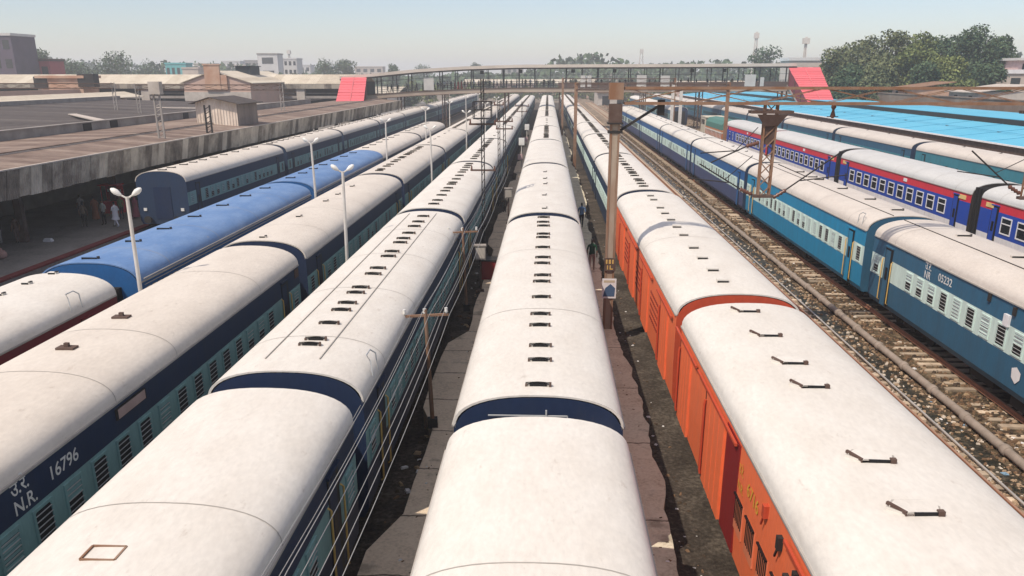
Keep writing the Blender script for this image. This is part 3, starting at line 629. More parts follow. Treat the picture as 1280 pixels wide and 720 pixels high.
for k in range(12):
    y = 22.75 + PIT * (k - 1)
    if k < 2:
        lab = ['nearest orange parcel van, numbered 6716, with bracket plates along its white roof', 'farther orange parcel van with a row of small pale boxes along its roof'][k]
        v = vl('plate', [10.58 - y, 12.25 - y, 15.54 - y, 16.94 - y, 18.9 - y, 21.0 - y]) + vl('plate', [8.3 - y, 5.9 - y]) if k == 0 else vl('box', [24.16 - y, 25.65 - y, 27.43 - y, 29.18 - y, 31.65 - y, 33.4 - y, 35.14 - y, 36.84 - y, 38.45 - y, 41.02 - y, 42.42 - y])
        c = coach('parcel_van', lab, 'parcel van', T6, 5.36, y, 21.35, P_OR, -1, v, True, seams=() if k == 0 else (8.6,), dims=VAN, wkind='van', vx=-.22, doors=(), rails=False)
        if k == 0:
            van_side(c, y, [(16.6 - y, 1.9), (20.6 - y, 1.5), (9.0 - y, 1.9)], [14.05 - y, 13.15 - y, 12.25 - y, 11.35 - y])
            b = MB(); b.box(-1.712, -1.66, 14.36 - y, 15.52 - y, .95, 3.2); b.build('dark_panel', m_darkred, c)['label'] = 'dark red panel beside the number'
            wall_text(c, '6716', .36, m_ytext, -1, 13.62 - y, 2.62, 1.70, 1.15); wall_text(c, 'N.R.', .24, m_ytext, -1, 14.3 - y, 2.42, 1.70); wall_text(c, 'उ.रे.', .26, m_ytext, -1, 14.3 - y, 2.74, 1.70)
            for yy, zz in ((12.3, 3.0), (11.4, 2.95), (10.9, 2.6), (10.5, 2.9)):
                b = MB(); b.box(-1.78, -1.69, yy - y - .06, yy - y + .06, zz - .12, zz + .1); b.bar((-1.76, yy - y, zz - .12), (-1.76, yy - y + .1, zz - .3), .03); b.build('bracket', m_orange_end if yy > 12 else m_iron, c)
        else:
            van_side(c, y, [(24.9 - y, 1.5), (30.0 - y, 1.8), (35 - y, 1.8), (40 - y, 1.8)], [])
            for y0 in (26.3, 31.3, 36.4):
                b = MB()
                for i in range(9):
                    for j in range(5): b.box(-1.715, -1.69, y0 - y + i * .26, y0 - y + i * .26 + .09, 1.7 + j * .22, 1.78 + j * .22)
                b.build('vent_holes', m_darkred, c)
    else:
        lab = '%s coach behind the two orange parcel vans, navy with white roof' % FIRST[k - 2]
        coach('railway_coach', lab, 'railway coach', 'navy coaches behind the orange vans', 5.32, y, 21.3, (m_navy2, m_mint, m_navy2, m_navy, m_rf_white), -1, slits(), k < 5, seams=SEA, vx=-.1, rails=False)
# blue train 05232
T7 = 'coaches of the blue train numbered 05232'
LV = (2.66 - 1.82)
P7 = [(m_steel, m_mint, m_steel, m_steel, m_rf_pink), (m_cyan, m_mint, m_cyan, m_steel, m_rf_pink), (m_violet, m_mint, m_mid, m_navy2, m_rf_white)]
for k in range(7):
    y = 37.0 - 23.7 + 23.7 * k - .35
    pal = P7[min(k, 2)]
    lab = ['steel blue coach with pale green window band, lettered NR 05232', 'bright cyan blue coach coupled beyond the coach lettered 05232'][k] if k < 2 else '%s violet and blue coach beyond the bright cyan coach' % FIRST[k - 2]
    wy = None
    Lc = 22.75
    v = vl('slot', [28 - y, 31.9 - y, 20 - y, 23.5 - y]) if k == 0 else vl('slot', [1.6, 5.0, 9, 13, 14.3, 17]) if k == 1 else vl('knob', [3, 8, 13, 18])
    c = coach('railway_coach', lab, 'railway coach', T7, 15.42, y, Lc, pal, -1, v, k < 5, seams=(SEA[3] + 4,) if k == 0 else SEA, vx=.15, hoop=1.0 if k == 1 else None, rails=k < 2)
    b = MB(); b.bar((-.55, .1, 3.985), (-.55, Lc - .1, 3.985), .03, .03); b.build('roof_cable', m_iron, c)
    if k == 0:
        wall_text(c, 'NR', .38, m_ltext, -1, 30.62 - y, 2.72, 1.62); wall_text(c, 'उ.रे.', .38, m_ltext, -1, 30.62 - y, 3.04, 1.62); wall_text(c, '05232', .38, m_ltext, -1, 29.5 - y, 2.86, 1.62, 1.12)
        for yy, zz in ((25.9, 3.2), (24.4, 3.15), (23.6, 3.1), (22.7, 3.05), (22.2, 3.1)):
            b = MB(); b.box(-1.68, -1.60, yy - y - .07, yy - y + .07, zz - .15, zz + .1); b.build('bracket', m_iron, c)
        b = MB(); b.box(-1.70, -1.62, 24.55 - y, 24.85 - y, 2.6, 2.95); b.build('white_box', m_wht, c)
        b = MB(); b.poly([(-1.632, 23.5 - y, 1.5), (-1.632, 23.75 - y, 1.62), (-1.632, 24.0 - y, 1.52), (-1.632, 23.95 - y, 1.25), (-1.632, 23.7 - y, 1.12), (-1.632, 23.5 - y, 1.3)]); b.build('paper_sticker', m_lit1, c)
# red and blue train
T8 = 'coaches of the red and blue train'
A8 = 0.0
def on8(y): return 25.1
P8 = (m_wht, m_royal, m_red, m_red, m_rf_grey)
for k in range(4):
    y = 24.9 + 23.05 * k
    lab = '%s coach of the royal blue train with red and white stripes' % FIRST[k] if k < 3 else 'farthest coach of the royal blue train, its red end next to the locomotive'
    n = 11; wy = [3.4 + 1.56 * i for i in range(n)]
    c = coach('railway_coach', lab, 'railway coach', T8, on8(y), y, 21.9, P8 if k == 3 else (m_wht, m_royal, m_red, m_iron, m_rf_grey), -1, [], True, wins=wy, seams=(2, 5, 8, 11, 14, 17, 20), dims=LHB, rz=A8, wkind='lhb', doors=(1.7, 20.3), rails=False)
    b = MB(); b.box(-1.635, -1.45, .05, 21.85, .76, 1.10); b.build('skirt', m_royal, c)
    b = MB(); b.box(-1.645, -1.50, .02, 21.88, 1.10, 1.27); b.build('red_stripe', m_red, c)
    for yy in (1.0, 20.9):
        b = MB(); b.box(-1.65, -1.6, yy - .4, yy + .4, 3.06, 3.28); b.build('destination_board', mat('board_yellow', (0.75, 0.55, 0.22), 0.6), c)
    b = MB(); b.box(-1.65, -1.6, 8.8, 9.3, 3.08, 3.28); b.build('number_board', m_wht, c)
    if k == 3:
        b = MB()
        for q in range(3): b.box(-1.66, -1.6, 15.4 + q * 1.9, 16.6 + q * 1.9, 1.72, 2.94)
        b.build('luggage_door', m_royal, c)
# locomotive on the same line
lx = on8(119); lo = thing('locomotive', 'orange and cream locomotive with green hood ahead of the red and blue train', 'locomotive', (lx, 118.6, 0), A8)
m_lor = paint('loco_orange', (0.50, 0.16, 0.05)); m_lcr = paint('loco_cream', (0.62, 0.55, 0.42)); m_lgr = paint('loco_green', (0.07, 0.20, 0.16))
b = MB(); b.box(-1.4, 1.4, 0, 17, .8, 1.4); b.build('frame', m_iron, lo)
b = MB(); b.box(-1.45, 1.45, .4, 16.6, 1.4, 2.5, 0); b.box(-1.46, 1.46, .38, 16.62, 2.1, 2.3, 1); b.build('hood', [m_lor, m_lcr], lo)
b = MB(); b.strip([(1.45, 2.5), (1.4, 3.2), (1.0, 3.7), (0, 3.85), (-1.0, 3.7), (-1.4, 3.2), (-1.45, 2.5)], 1, 13.0, 0); b.poly([(1.45, 1, 2.5), (1.4, 1, 3.2), (1.0, 1, 3.7), (0, 1, 3.85), (-1.0, 1, 3.7), (-1.4, 1, 3.2), (-1.45, 1, 2.5)], 0); b.build('roof', m_lgr, lo)
b = MB(); b.box(-1.5, 1.5, 13.2, 16.9, 1.4, 3.6, 0); b.box(-1.55, 1.55, 13.0, 17.1, 3.6, 3.75, 0); cabo = b.build('cab', m_lcr, lo)
b = MB(); b.box(-1.52, -1.49, 13.8, 15.0, 2.6, 3.3); b.box(-1.52, -1.49, 15.4, 16.4, 2.6, 3.3); b.build('window', m_glass, cabo)
b = MB()
for q in range(13): b.tube([(-1.55, .5 + q * 1.0, .9), (-1.55, .5 + q * 1.0, 2.2)], .03, 5)
b.bar((-1.55, .5, 2.2), (-1.55, 12.5, 2.2), .05); b.build('railing', m_wht, lo)
ob('bogie', BOGIE, lo, (0, 3.5, 0)); ob('bogie', BOGIE, lo, (0, 13.5, 0))
# train beside the blue shed
T9 = 'coaches of the train beside the blue shed'
for k in range(11):
    y = 79.8 - PIT * 2 + PIT * k
    pal = (m_teal9, m_teal9, m_teal9, m_navy2, m_rf_pink) if k < 2 else (m_steel, m_teal9, m_steel, m_navy2, m_rf_pink)
    lab = '%s teal coach of the train beside the bright blue shed' % FIRST[k] if k < 2 else '%s coach of the train beside the bright blue shed, steel blue' % FIRST[k]
    c = coach('railway_coach', lab, 'railway coach', T9, 34.6, y, 21.3, pal, -1, vl('knob', [4, 10, 16]), k < 4, seams=SEA, rails=False)
# short far train past the locomotive
for k in range(4):
    coach('railway_coach', '%s blue coach of the short train standing beyond the locomotive' % FIRST[k], 'railway coach', 'coaches of the short train beyond the locomotive', 24.7 + k * .15, 166 + 22.3 * k, 21.3,
          (m_steel, m_teal, m_steel, m_navy2, m_rf_white), -1, [], False)
#PART2
# ---------------------------------------------------------------- corrugated roofing
def corr_mat(name, cols, period=0.15, axis='Y', panel=1.05, rough=0.9, bump=0.8):
    """sheet roofing: ribs run down the slope, each sheet has its own tone (weathered and newer sheets)"""
    m = bpy.data.materials.new(name); m.use_nodes = True; t = m.node_tree; N = t.nodes; Lk = t.links; b = N['Principled BSDF']; b.inputs['Roughness'].default_value = rough
    b.inputs['Specular IOR Level'].default_value = 0.2
    tc = N.new('ShaderNodeTexCoord'); sp = N.new('ShaderNodeSeparateXYZ'); Lk.new(tc.outputs['Object'], sp.inputs[0]); co = sp.outputs[axis]
    def math_(op, a, v=None):
        q = N.new('ShaderNodeMath'); q.operation = op; Lk.new(a, q.inputs[0])
        if v is not None:
            if hasattr(v, 'links'): Lk.new(v, q.inputs[1])
            else: q.inputs[1].default_value = v
        return q.outputs[0]
    fl = math_('FLOOR', math_('DIVIDE', co, panel)); wn = N.new('ShaderNodeTexWhiteNoise'); wn.noise_dimensions = '1D'; Lk.new(fl, wn.inputs['W'])
    n = N.new('ShaderNodeTexNoise'); n.inputs['Scale'].default_value = 0.8; n.inputs['Detail'].default_value = 7; n.inputs['Roughness'].default_value = .7; Lk.new(tc.outputs['Object'], n.inputs['Vector'])
    f = math_('ADD', math_('MULTIPLY', wn.outputs['Value'], 0.40), math_('MULTIPLY', n.outputs['Fac'], 0.90))
    r = N.new('ShaderNodeValToRGB'); k = len(cols); r.color_ramp.elements[0].color = (*cols[0], 1); r.color_ramp.elements[0].position = .32
    r.color_ramp.elements[1].color = (*cols[-1], 1); r.color_ramp.elements[1].position = .95
    for i in range(1, k - 1): e = r.color_ramp.elements.new(.32 + .63 * i / (k - 1)); e.color = (*cols[i], 1)
    Lk.new(f, r.inputs[0]); Lk.new(r.outputs[0], b.inputs['Base Color'])
    s = math_('SINE', math_('MULTIPLY', co, 2 * math.pi / period)); bn = N.new('ShaderNodeBump'); bn.inputs['Strength'].default_value = bump; bn.inputs['Distance'].default_value = 0.04
    Lk.new(s, bn.inputs['Height']); Lk.new(bn.outputs[0], b.inputs['Normal']); return m
m_asb = corr_mat('asbestos_fascia', ((0.10, 0.082, 0.066), (0.24, 0.20, 0.16), (0.52, 0.45, 0.36), (0.70, 0.62, 0.50)), .22)
m_asb_roof = corr_mat('asbestos_roof_brown', ((0.13, 0.09, 0.07), (0.19, 0.137, 0.11), (0.26, 0.195, 0.155), (0.36, 0.285, 0.23)), .22)
m_asb_dark = corr_mat('asbestos_roof_dark', ((0.060, 0.050, 0.046), (0.085, 0.072, 0.066), (0.105, 0.09, 0.082), (0.16, 0.14, 0.125)), .22, panel=2.1)
m_cream_roof = corr_mat('cream_roof_sheets', ((0.36, 0.31, 0.24), (0.46, 0.40, 0.31), (0.54, 0.48, 0.38), (0.60, 0.54, 0.44)), .4, 'X', 2.0)
m_blue_sheet = corr_mat('bright_blue_sheets', ((0.080, 0.36, 0.52), (0.10, 0.40, 0.56), (0.115, 0.42, 0.58), (0.14, 0.45, 0.60)), .25, 'Y', 3.0, 0.5, 0.35)
m_hut = corr_mat('hut_sheets_lit', ((0.46, 0.37, 0.29), (0.62, 0.51, 0.41), (0.74, 0.63, 0.52), (0.78, 0.68, 0.57)), .28, 'X', .5)
m_hutside = corr_mat('hut_sheets_shaded', ((0.16, 0.13, 0.11), (0.22, 0.18, 0.155), (0.26, 0.21, 0.18), (0.30, 0.25, 0.21)), .28, 'Y', .5)  # same sheets as the front, with shade painted into the side colour
m_pinkfab = mat('pink_canopy_sheet', (0.68, 0.125, 0.145), 0.75, 0.2, 0, (0.58, 0.15, 0.16), 0.6, 0.5)
m_wall_w = mat('whitewash', (0.52, 0.47, 0.41), 0.9, 0.2, 0, (0.30, 0.26, 0.22), 0.8, 0.5)
m_wall_p = mat('pink_wash', (0.56, 0.38, 0.30), 0.9, 0.2, 0, (0.44, 0.33, 0.27), 0.8, 0.35)
m_par = mat('parapet_grey', (0.33, 0.30, 0.27), 0.9, 0.2, 0, (0.17, 0.15, 0.135), 0.8, 0.6)
m_brick = mat('old_brick', (0.44, 0.25, 0.165), 0.95, 0.2, 0, (0.58, 0.44, 0.33), 0.8, 0.35)
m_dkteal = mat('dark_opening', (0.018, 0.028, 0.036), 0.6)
m_conc = mat('grey_concrete', (0.33, 0.30, 0.27), 0.9, 0.2, 0, (0.20, 0.18, 0.16), 0.7, 0.3)

def plate(b, pts, th, m=0):   # thick quad or polygon, thickness downward
    n = len(pts); lo = [(p[0], p[1], p[2] - th) for p in pts]
    b.poly(pts, m); b.poly(list(reversed(lo)), m)
    for i in range(n): b.quad(pts[i], lo[i], lo[(i + 1) % n], pts[(i + 1) % n], m)
# near platform canopy: corrugated fascia, two roof slopes, columns
Y0, Y1 = 22, 166
cn = thing('platform_canopy', 'long corrugated platform canopy with patchy hanging fascia over the old platform', 'canopy', (-30, Y0, .3))
def rel(b, name, m, root): 
    o = b.build(name, m, root); l = root.location; o.location = (-l.x, -l.y, -l.z); return o
b = MB(); plate(b, [(-27.75, Y0, 5.0), (-27.75, Y1, 5.0), (-31.55, Y1, 5.28), (-31.55, Y0, 5.28)], .06); rel(b, 'lower_roof', m_asb_roof, cn)
b = MB(); plate(b, [(-31.5, Y0, 5.42), (-31.5, Y1, 5.42), (-37.95, Y1, 5.30), (-37.95, Y0, 5.30)], .06); rel(b, 'upper_roof', m_asb_roof, cn)
b = MB()
npan = 137
for i in range(npan):
    ya = Y0 + i * 1.05; yb = ya + 1.045; dz = rnd.uniform(-.03, .03); dx = rnd.uniform(-.012, .012)
    b.quad((-27.72 + dx, ya, 5.03), (-27.72 + dx, yb, 5.03), (-28.0 + dx, yb, 3.52 + dz), (-28.0 + dx, ya, 3.52 + dz))
    b.quad((-27.76 + dx, ya, 5.03), (-28.04 + dx, ya, 3.52 + dz), (-28.04 + dx, yb, 3.52 + dz), (-27.76 + dx, yb, 5.03))
rel(b, 'fascia', m_asb, cn)
m_edgepale = mat('roof_edge_pale', (0.50, 0.44, 0.38), 0.9, amt=0.6)
b = MB(); b.box(-27.86, -27.68, Y0, Y1, 5.02, 5.09); b.box(-31.62, -31.47, Y0, Y1, 5.28, 5.36); rel(b, 'ridge_strip', m_edgepale, cn)
for i in range(13):
    y = 26 + i * 11.2
    b = MB(); b.box(-31.1, -30.7, y - .2, y + .2, .3, 5.1); b.bar((-30.9, y, 3.8), (-28.4, y, 4.7), .12); b.bar((-30.9, y, 3.8), (-33.4, y, 4.9), .12); rel(b, 'column', m_rustd, cn)
b = MB(); b.bar((-38.0, Y0, 5.1), (-38.0, Y1, 5.1), .3, .3); rel(b, 'beam', m_rustd, cn)
# parapet wall between the roofs
pw = thing('parapet_wall', 'long grey rendered parapet wall running between the brown and dark station roofs', 'wall', (-38.1, Y0, 0))
b = MB(); b.box(-38.35, -38.0, Y0, 140, .3, 5.92); b.box(-38.42, -37.94, Y0, 140, 5.92, 6.0); rel(b, 'wall', m_par, pw)
for y in (70, 74.5, 90, 107):
    b = MB(); b.box(-38.0, -37.95, y, y + 1.3, 5.32, 5.9); rel(b, 'opening', m_black, pw)
# wide dark roof beyond
dr = thing('station_roof', 'wide dark corrugated station roof left of the parapet wall', 'roof', (-55, Y0, 0))
b = MB(); plate(b, [(-38.4, Y0, 5.72), (-38.4, 150, 5.72), (-52, 150, 5.0), (-52, Y0, 5.0)], .08); plate(b, [(-52.01, Y0, 5.0), (-52.01, 150, 5.0), (-74, 150, 5.6), (-74, Y0, 5.6)], .08); rel(b, 'roof', m_asb_dark, dr)
b = MB(); b.box(-74.3, -74.0, Y0, 150, .3, 6.2); rel(b, 'wall', m_par, dr)
b = MB(); b.bar((-41, 79, 5.68), (-57, 103, 5.20), .9, .10); b.bar((-39.2, 128, 5.78), (-47, 131, 5.4), .9, .10); b.bar((-47.2, 118, 5.36), (-56, 124, 5.22), .6, .1); rel(b, 'roof_gutter', m_edgepale, dr)
for k in range(7):
    y = 40 + k * 17
    b = MB(); b.box(-46.2, -45.9, y - .15, y + .15, .3, 5.3); b.box(-62.2, -61.9, y - .15, y + .15, .3, 5.2); rel(b, 'column', m_rustd, dr)
br = thing('station_roof', 'bright whitewashed barrel edge of roof beyond the dark station roof', 'roof', (-78, Y0, 0))
b = MB(); plate(b, [(-74.4, Y0, 5.9), (-74.4, 160, 5.9), (-78, 160, 6.75), (-78, Y0, 6.75)], .08); plate(b, [(-78.01, Y0, 6.75), (-78.01, 160, 6.75), (-82, 160, 6.1), (-82, Y0, 6.1)], .08); rel(b, 'roof', m_cream_roof, br)
b = MB(); b.box(-78.2, -77.8, Y0, 160, .3, 6.5); rel(b, 'wall', m_wall_w, br)
pkw = thing('boundary_wall', 'low pink washed wall behind the whitewashed roof edge', 'wall', (-92, 60, 0))
b = MB(); b.box(-92.2, -91.8, 60, 170, -.4, 7.0); rel(b, 'wall', m_wall_p, pkw)
# station hall roof across the background
hl = thing('station_hall', 'long open hall with cream pitched roof on white piers across the left background', 'hall', (-90, 186, 0))
b = MB(); plate(b, [(-190, 182, 7.9), (-38, 182, 7.9), (-38, 188, 9.7), (-190, 188, 9.7)], .12); plate(b, [(-190, 188.01, 9.7), (-38, 188.01, 9.7), (-38, 194, 8.2), (-190, 194, 8.2)], .12); rel(b, 'roof', m_cream_roof, hl)
b = MB(); b.box(-190, -38, 182.0, 182.15, 6.9, 7.75); rel(b, 'valance', corr_mat('valance_boards', ((0.10, 0.09, 0.08), (0.22, 0.19, 0.16), (0.36, 0.32, 0.26), (0.42, 0.37, 0.30)), .3, 'X', 1.6), hl)
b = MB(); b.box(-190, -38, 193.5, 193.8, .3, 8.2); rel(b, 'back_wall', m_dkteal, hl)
for k in range(14):
    x = -40.5 - k * 11
    b = MB(); b.box(x - .85, x + .85, 182.3, 183.3, .0, 7.8); rel(b, 'pier', m_wall_w, hl)
b = MB(); b.bar((-190, 182.6, 5.2), (-38, 182.6, 5.2), .3, .5); b.bar((-190, 182.6, 6.0), (-38, 182.6, 6.0), .1, .1); rel(b, 'railing', m_par, hl)
# brick tower block standing before the hall
tb = thing('brick_block', 'crumbling pinkish brick block with stepped top before the cream hall roof', 'building', (-96, 172, 0))
b = MB(); b.box(-99.5, -91, 170, 176, -.4, 9.0); b.box(-100.2, -90.4, 169.6, 176.4, 9.0, 9.5); rel(b, 'wall', m_brick, tb)
b = MB(); b.box(-100.6, -98.0, 169.8, 171.5, 7.2, 9.3); b.box(-91.8, -88.6, 169.8, 172, 7.4, 9.8); rel(b, 'buttress', m_iron, tb)
# gabled building
gb = thing('gabled_building', 'gabled building with rust stained pink front and tall central block', 'building', (-64.5, 165, 0))
b = MB(); gx0, gx1, gy, gz = -68.0, -55.4, 163.0, 8.3
b.poly([(gx0, gy, -.4), (gx1, gy, -.4), (gx1, gy, gz), (-62.2, gy, 10.15), (gx0, gy, gz)], 0); b.box(gx0, gx1, gy + .01, 196, -.4, gz - .02, 0); rel(b, 'wall', m_wall_p, gb)
b = MB(); b.box(-63.7, -60.8, gy - .5, gy - .02, 7.0, 11.3); b.box(-63.9, -60.6, gy - .6, gy + .3, 11.3, 11.5); b.box(-60.8, -59.6, gy - .4, gy - .02, 7.0, 9.6); rel(b, 'gable_block', m_brick, gb)
b = MB(); b.box(gx0 - .02, gx1 + .02, gy - .12, gy - .02, 5.0, 6.6); rel(b, 'front_band', m_wall_w, gb)
b = MB()
plate(b, [(-62.2, gy - .3, 10.38), (-62.2, 196, 10.38), (gx1 + .6, 196, 8.2), (gx1 + .6, gy - .3, 8.2)], .12); plate(b, [(gx0 - .6, gy - .3, 8.2), (gx0 - .6, 196, 8.2), (-62.21, 196, 10.38), (-62.21, gy - .3, 10.38)], .12); rel(b, 'roof', m_cream_roof, gb)
b = MB(); b.box(-62.5, -59.6, 176, 182, 9.6, 11.2); b.box(-62.8, -59.3, 175.7, 182.3, 11.2, 11.35); rel(b, 'roof_monitor', m_dkteal, gb)
# rooftop hut
ht = thing('rooftop_hut', 'corrugated hut with pale front standing on the platform canopy roof', 'hut', (-31, 82, 5.4))
b = MB(); b.quad((-33.0, 81.2, 5.2), (-29.1, 81.2, 5.0), (-29.1, 81.2, 7.2), (-33.0, 81.2, 7.2)); b.poly([(-33.0, 81.2, 7.2), (-29.1, 81.2, 7.2), (-31.5, 81.2, 7.65)]); rel(b, 'front_wall', m_hut, ht)
b = MB(); b.quad((-29.1, 81.2, 5.0), (-29.1, 87.0, 5.0), (-29.1, 87.0, 7.2), (-29.1, 81.2, 7.2)); b.quad((-33.0, 87.0, 5.2), (-33.0, 81.2, 5.2), (-33.0, 81.2, 7.2), (-33.0, 87.0, 7.2)); b.quad((-29.1, 87, 5.0), (-33.0, 87, 5.2), (-33, 87, 7.2), (-29.1, 87, 7.2)); rel(b, 'side_wall', m_hutside, ht)
b = MB(); plate(b, [(-28.6, 80.7, 7.12), (-28.6, 87.5, 7.12), (-31.5, 87.5, 7.72), (-31.5, 80.7, 7.72)], .06); plate(b, [(-33.5, 80.7, 7.12), (-31.51, 80.7, 7.72), (-31.51, 87.5, 7.72), (-33.5, 87.5, 7.12)], .06); rel(b, 'roof', m_asb_dark, ht)
# ---------------------------------------------------------------- blue platform shed, right
bs = thing('platform_shed', 'long bright blue sheet roofed platform shed beside the right hand train', 'shed', (45, 25, .8))
b = MB(); plate(b, [(36.9, 25, 4.35), (44.4, 25, 5.12), (44.4, 250, 5.12), (36.9, 250, 4.35)], .05); rel(b, 'near_roof', m_blue_sheet, bs)
b = MB(); b.bar((40.6, 25, 4.86), (40.6, 250, 4.86), .06, .03)
for k in range(37): b.bar((36.95, 26 + k * 6.1, 4.37), (44.4, 26 + k * 6.1, 5.14), .07, .03)
rel(b, 'sheet_lap', mat('blue_sheet_lap', (0.07, 0.33, 0.49), 0.6), bs)
b = MB(); plate(b, [(44.5, 25, 5.66), (54.6, 25, 5.50), (54.6, 250, 5.50), (44.5, 250, 5.66)], .05); rel(b, 'far_roof', m_blue_sheet, bs)
b = MB(); b.box(44.44, 44.56, 25, 250, 5.0, 5.60); rel(b, 'ridge_gutter', m_iron, bs)
b = MB(); b.box(36.75, 36.9, 25, 250, 4.28, 4.40); rel(b, 'roof_edge', m_wht, bs)
b = MB(); b.box(36.95, 37.05, 25, 250, 3.55, 4.25); rel(b, 'fascia', m_rustd, bs)
for k in range(21):
    y = 28 + 10.5 * k
    b = MB(); b.box(40.8, 41.1, y, y + .3, .8, 4.8); b.box(50, 50.3, y, y + .3, .8, 5.2); b.bar((40.9, y + .15, 4.2), (37.2, y + .15, 4.1), .12); rel(b, 'column', m_rustd, bs)
# brown clutter wall behind the shed
rw = thing('boundary_wall', 'stained brown brick wall behind the blue shed under the trees', 'wall', (58, 60, 0))
b = MB(); b.box(57.8, 58.2, 60, 260, -.4, 6.6); b.box(57.7, 58.3, 60, 260, 6.6, 6.75); rel(b, 'wall', mat('stained_brick', (0.17, 0.115, 0.085), 0.95, 0.2, 0, (0.30, 0.25, 0.20), 0.9, 0.25), rw)
for k, (y, w, h, m, nm) in enumerate([(88, 7, 7.5, m_wall_w, 'small whitewashed lean-to house behind the blue shed at the right edge'), (104, 6, 7.2, m_brick, 'small brick lean-to house between wall and trees'), (128, 9, 7.4, m_wall_w, 'pale lean-to house below the large trees'), (150, 8, 7.6, m_brick, 'rusty roofed lean-to house near the right pink canopy')]):
    t = thing('lean_to_house', nm, 'house', (62, y, 0)); b = MB(); b.box(-3.0, 3.4, -w / 2, w / 2, -.4, h); b.build('wall', m, t)
    b = MB(); plate(b, [(-3.6, -w / 2 - .4, h), (3.8, -w / 2 - .4, h + 1.0), (3.8, w / 2 + .4, h + 1.0), (-3.6, w / 2 + .4, h)], .1); b.build('roof', [m_edgepale, m_rust][k % 2], t)
    b = MB()
    for q in (-1, 1): b.box(-3.03, -2.97, q * w / 4 - .5, q * w / 4 + .5, h - 1.6, h - .5)
    b.build('window', m_black, t)
# ---------------------------------------------------------------- footbridge
FY = 170.0
fb = thing('footbridge', 'long covered steel footbridge crossing all the tracks', 'footbridge', (5, FY, 6.6))
BX = [(-39.5, 5.0, 8.95), (-33, 5.45, 9.45), (-25, 6.0, 10.2), (-16, 6.4, 10.7), (-6, 6.62, 11.0), (8, 6.68, 11.08), (24, 6.75, 11.12), (46, 6.9, 11.25)]
def fz(x, k):
    for a, c in zip(BX[:-1], BX[1:]):
        if x <= c[0]: u = (x - a[0]) / (c[0] - a[0]); return a[k] + (c[k] - a[k]) * u
    return BX[-1][k]
def bseg(b, k, dz0, dz1, y0, y1, m=0):
    for a, c in zip(BX[:-1], BX[1:]):
        n = len(b.v)
        b.v += [(a[0], y0, a[k] + dz0), (c[0], y0, c[k] + dz0), (c[0], y1, c[k] + dz0), (a[0], y1, a[k] + dz0), (a[0], y0, a[k] + dz1), (c[0], y0, c[k] + dz1), (c[0], y1, c[k] + dz1), (a[0], y1, a[k] + dz1)]
        for q in ((3, 2, 1, 0), (4, 5, 6, 7), (0, 1, 5, 4), (2, 3, 7, 6)): b.f.append(tuple(n + i for i in q)); b.m.append(m); b.sm.append(False)
m_beige = mat('footbridge_girder', (0.40, 0.325, 0.255), 0.85, 0.2, 0, (0.24, 0.18, 0.14), 0.7, 0.3)
m_fbroof = mat('footbridge_roof', (0.56, 0.50, 0.43), 0.85, 0.2, 0, (0.40, 0.345, 0.29), 0.7, 0.3)
m_fbpost = mat('footbridge_posts', (0.055, 0.06, 0.062), 0.7)
b = MB(); bseg(b, 1, -.12, .62, FY - 2.2, FY + 2.2); rel(b, 'deck', m_beige, fb)
b = MB(); bseg(b, 1, .56, .70, FY - 2.3, FY - 2.2); bseg(b, 1, -.20, -.10, FY - 2.3, FY - 2.2); rel(b, 'girder_flange', m_rustd, fb)
b = MB(); bseg(b, 2, -.12, .42, FY - 2.9, FY + 2.9); rel(b, 'roof', m_fbroof, fb)
b = MB(); bseg(b, 2, -.34, -.121, FY - 2.85, FY + 2.85); rel(b, 'roof_beam', m_iron, fb)
npost = 29
for i in range(npost):
    x = -38.5 + i * 3.0
    b = MB()
    for yy in (FY - 2.1, FY + 2.1): b.bar((x, yy, fz(x, 1) + .6), (x, yy, fz(x, 2) - .15), .13 if i % 2 else .20)
    rel(b, 'post', m_fbpost, fb)
b = MB()
for yy in (FY - 2.12, FY + 2.12):
    for dz in (.95, 1.3, 1.7, 2.85):
        for a, c in zip(BX[:-1], BX[1:]): b.bar((a[0], yy, a[1] + .1 + dz), (c[0], yy, c[1] + .1 + dz), .05)
    for i in range(170):
        x = -39 + i * .5; b.bar((x, yy, fz(x, 1) + .65), (x, yy, fz(x, 1) + 1.8), .025)
rel(b, 'railing', m_fbpost, fb)
m_infill = mat('railing_panel_brown', (0.115, 0.075, 0.06), 0.8, amt=0.7)
b = MB()
for a, c in ((2.0, 8), (8.2, 15), (15.3, 22), (22.3, 30), (30.3, 38), (38.3, 45.5)):
    b.box(a, c, FY - 2.2, FY - 2.16, fz(a, 1) + .72, fz(a, 1) + 1.62)
rel(b, 'railing_panel', m_infill, fb)
m_board = mat('signboard_pale', (0.50, 0.485, 0.45), 0.7, 0.2, 0, (0.36, 0.35, 0.34), 0.6, 0.8)
for x, w, h in ((-22.6, 1.9, 2.3), (6.6, .9, 2.1), (7.8, .7, 2.1), (17.6, 1.8, 2.1), (22.0, 1.7, 2.0), (23.9, .5, 1.6), (37.8, 2.0, 2.1), (40.0, .7, 1.6)):
    b = MB(); z = fz(x, 1); b.box(x - w / 2, x + w / 2, FY - 2.34, FY - 2.24, z + .75, z + .75 + h); b.box(x - .03, x + .03, FY - 2.36, FY - 2.34, z + .75, z + .75 + h); rel(b, 'notice_board', m_board, fb)
for x in (-12.5, -5.2, 4.7, 12.5, 27.0, 33):
    b = MB(); z = fz(x, 2); b.box(x - .35, x + .35, FY - 1.9, FY - 1.7, z - 1.05, z - .45); b.bar((x, FY - 1.8, z - .45), (x, FY - 1.8, z - .2), .05); rel(b, 'hanging_sign', m_iron, fb)
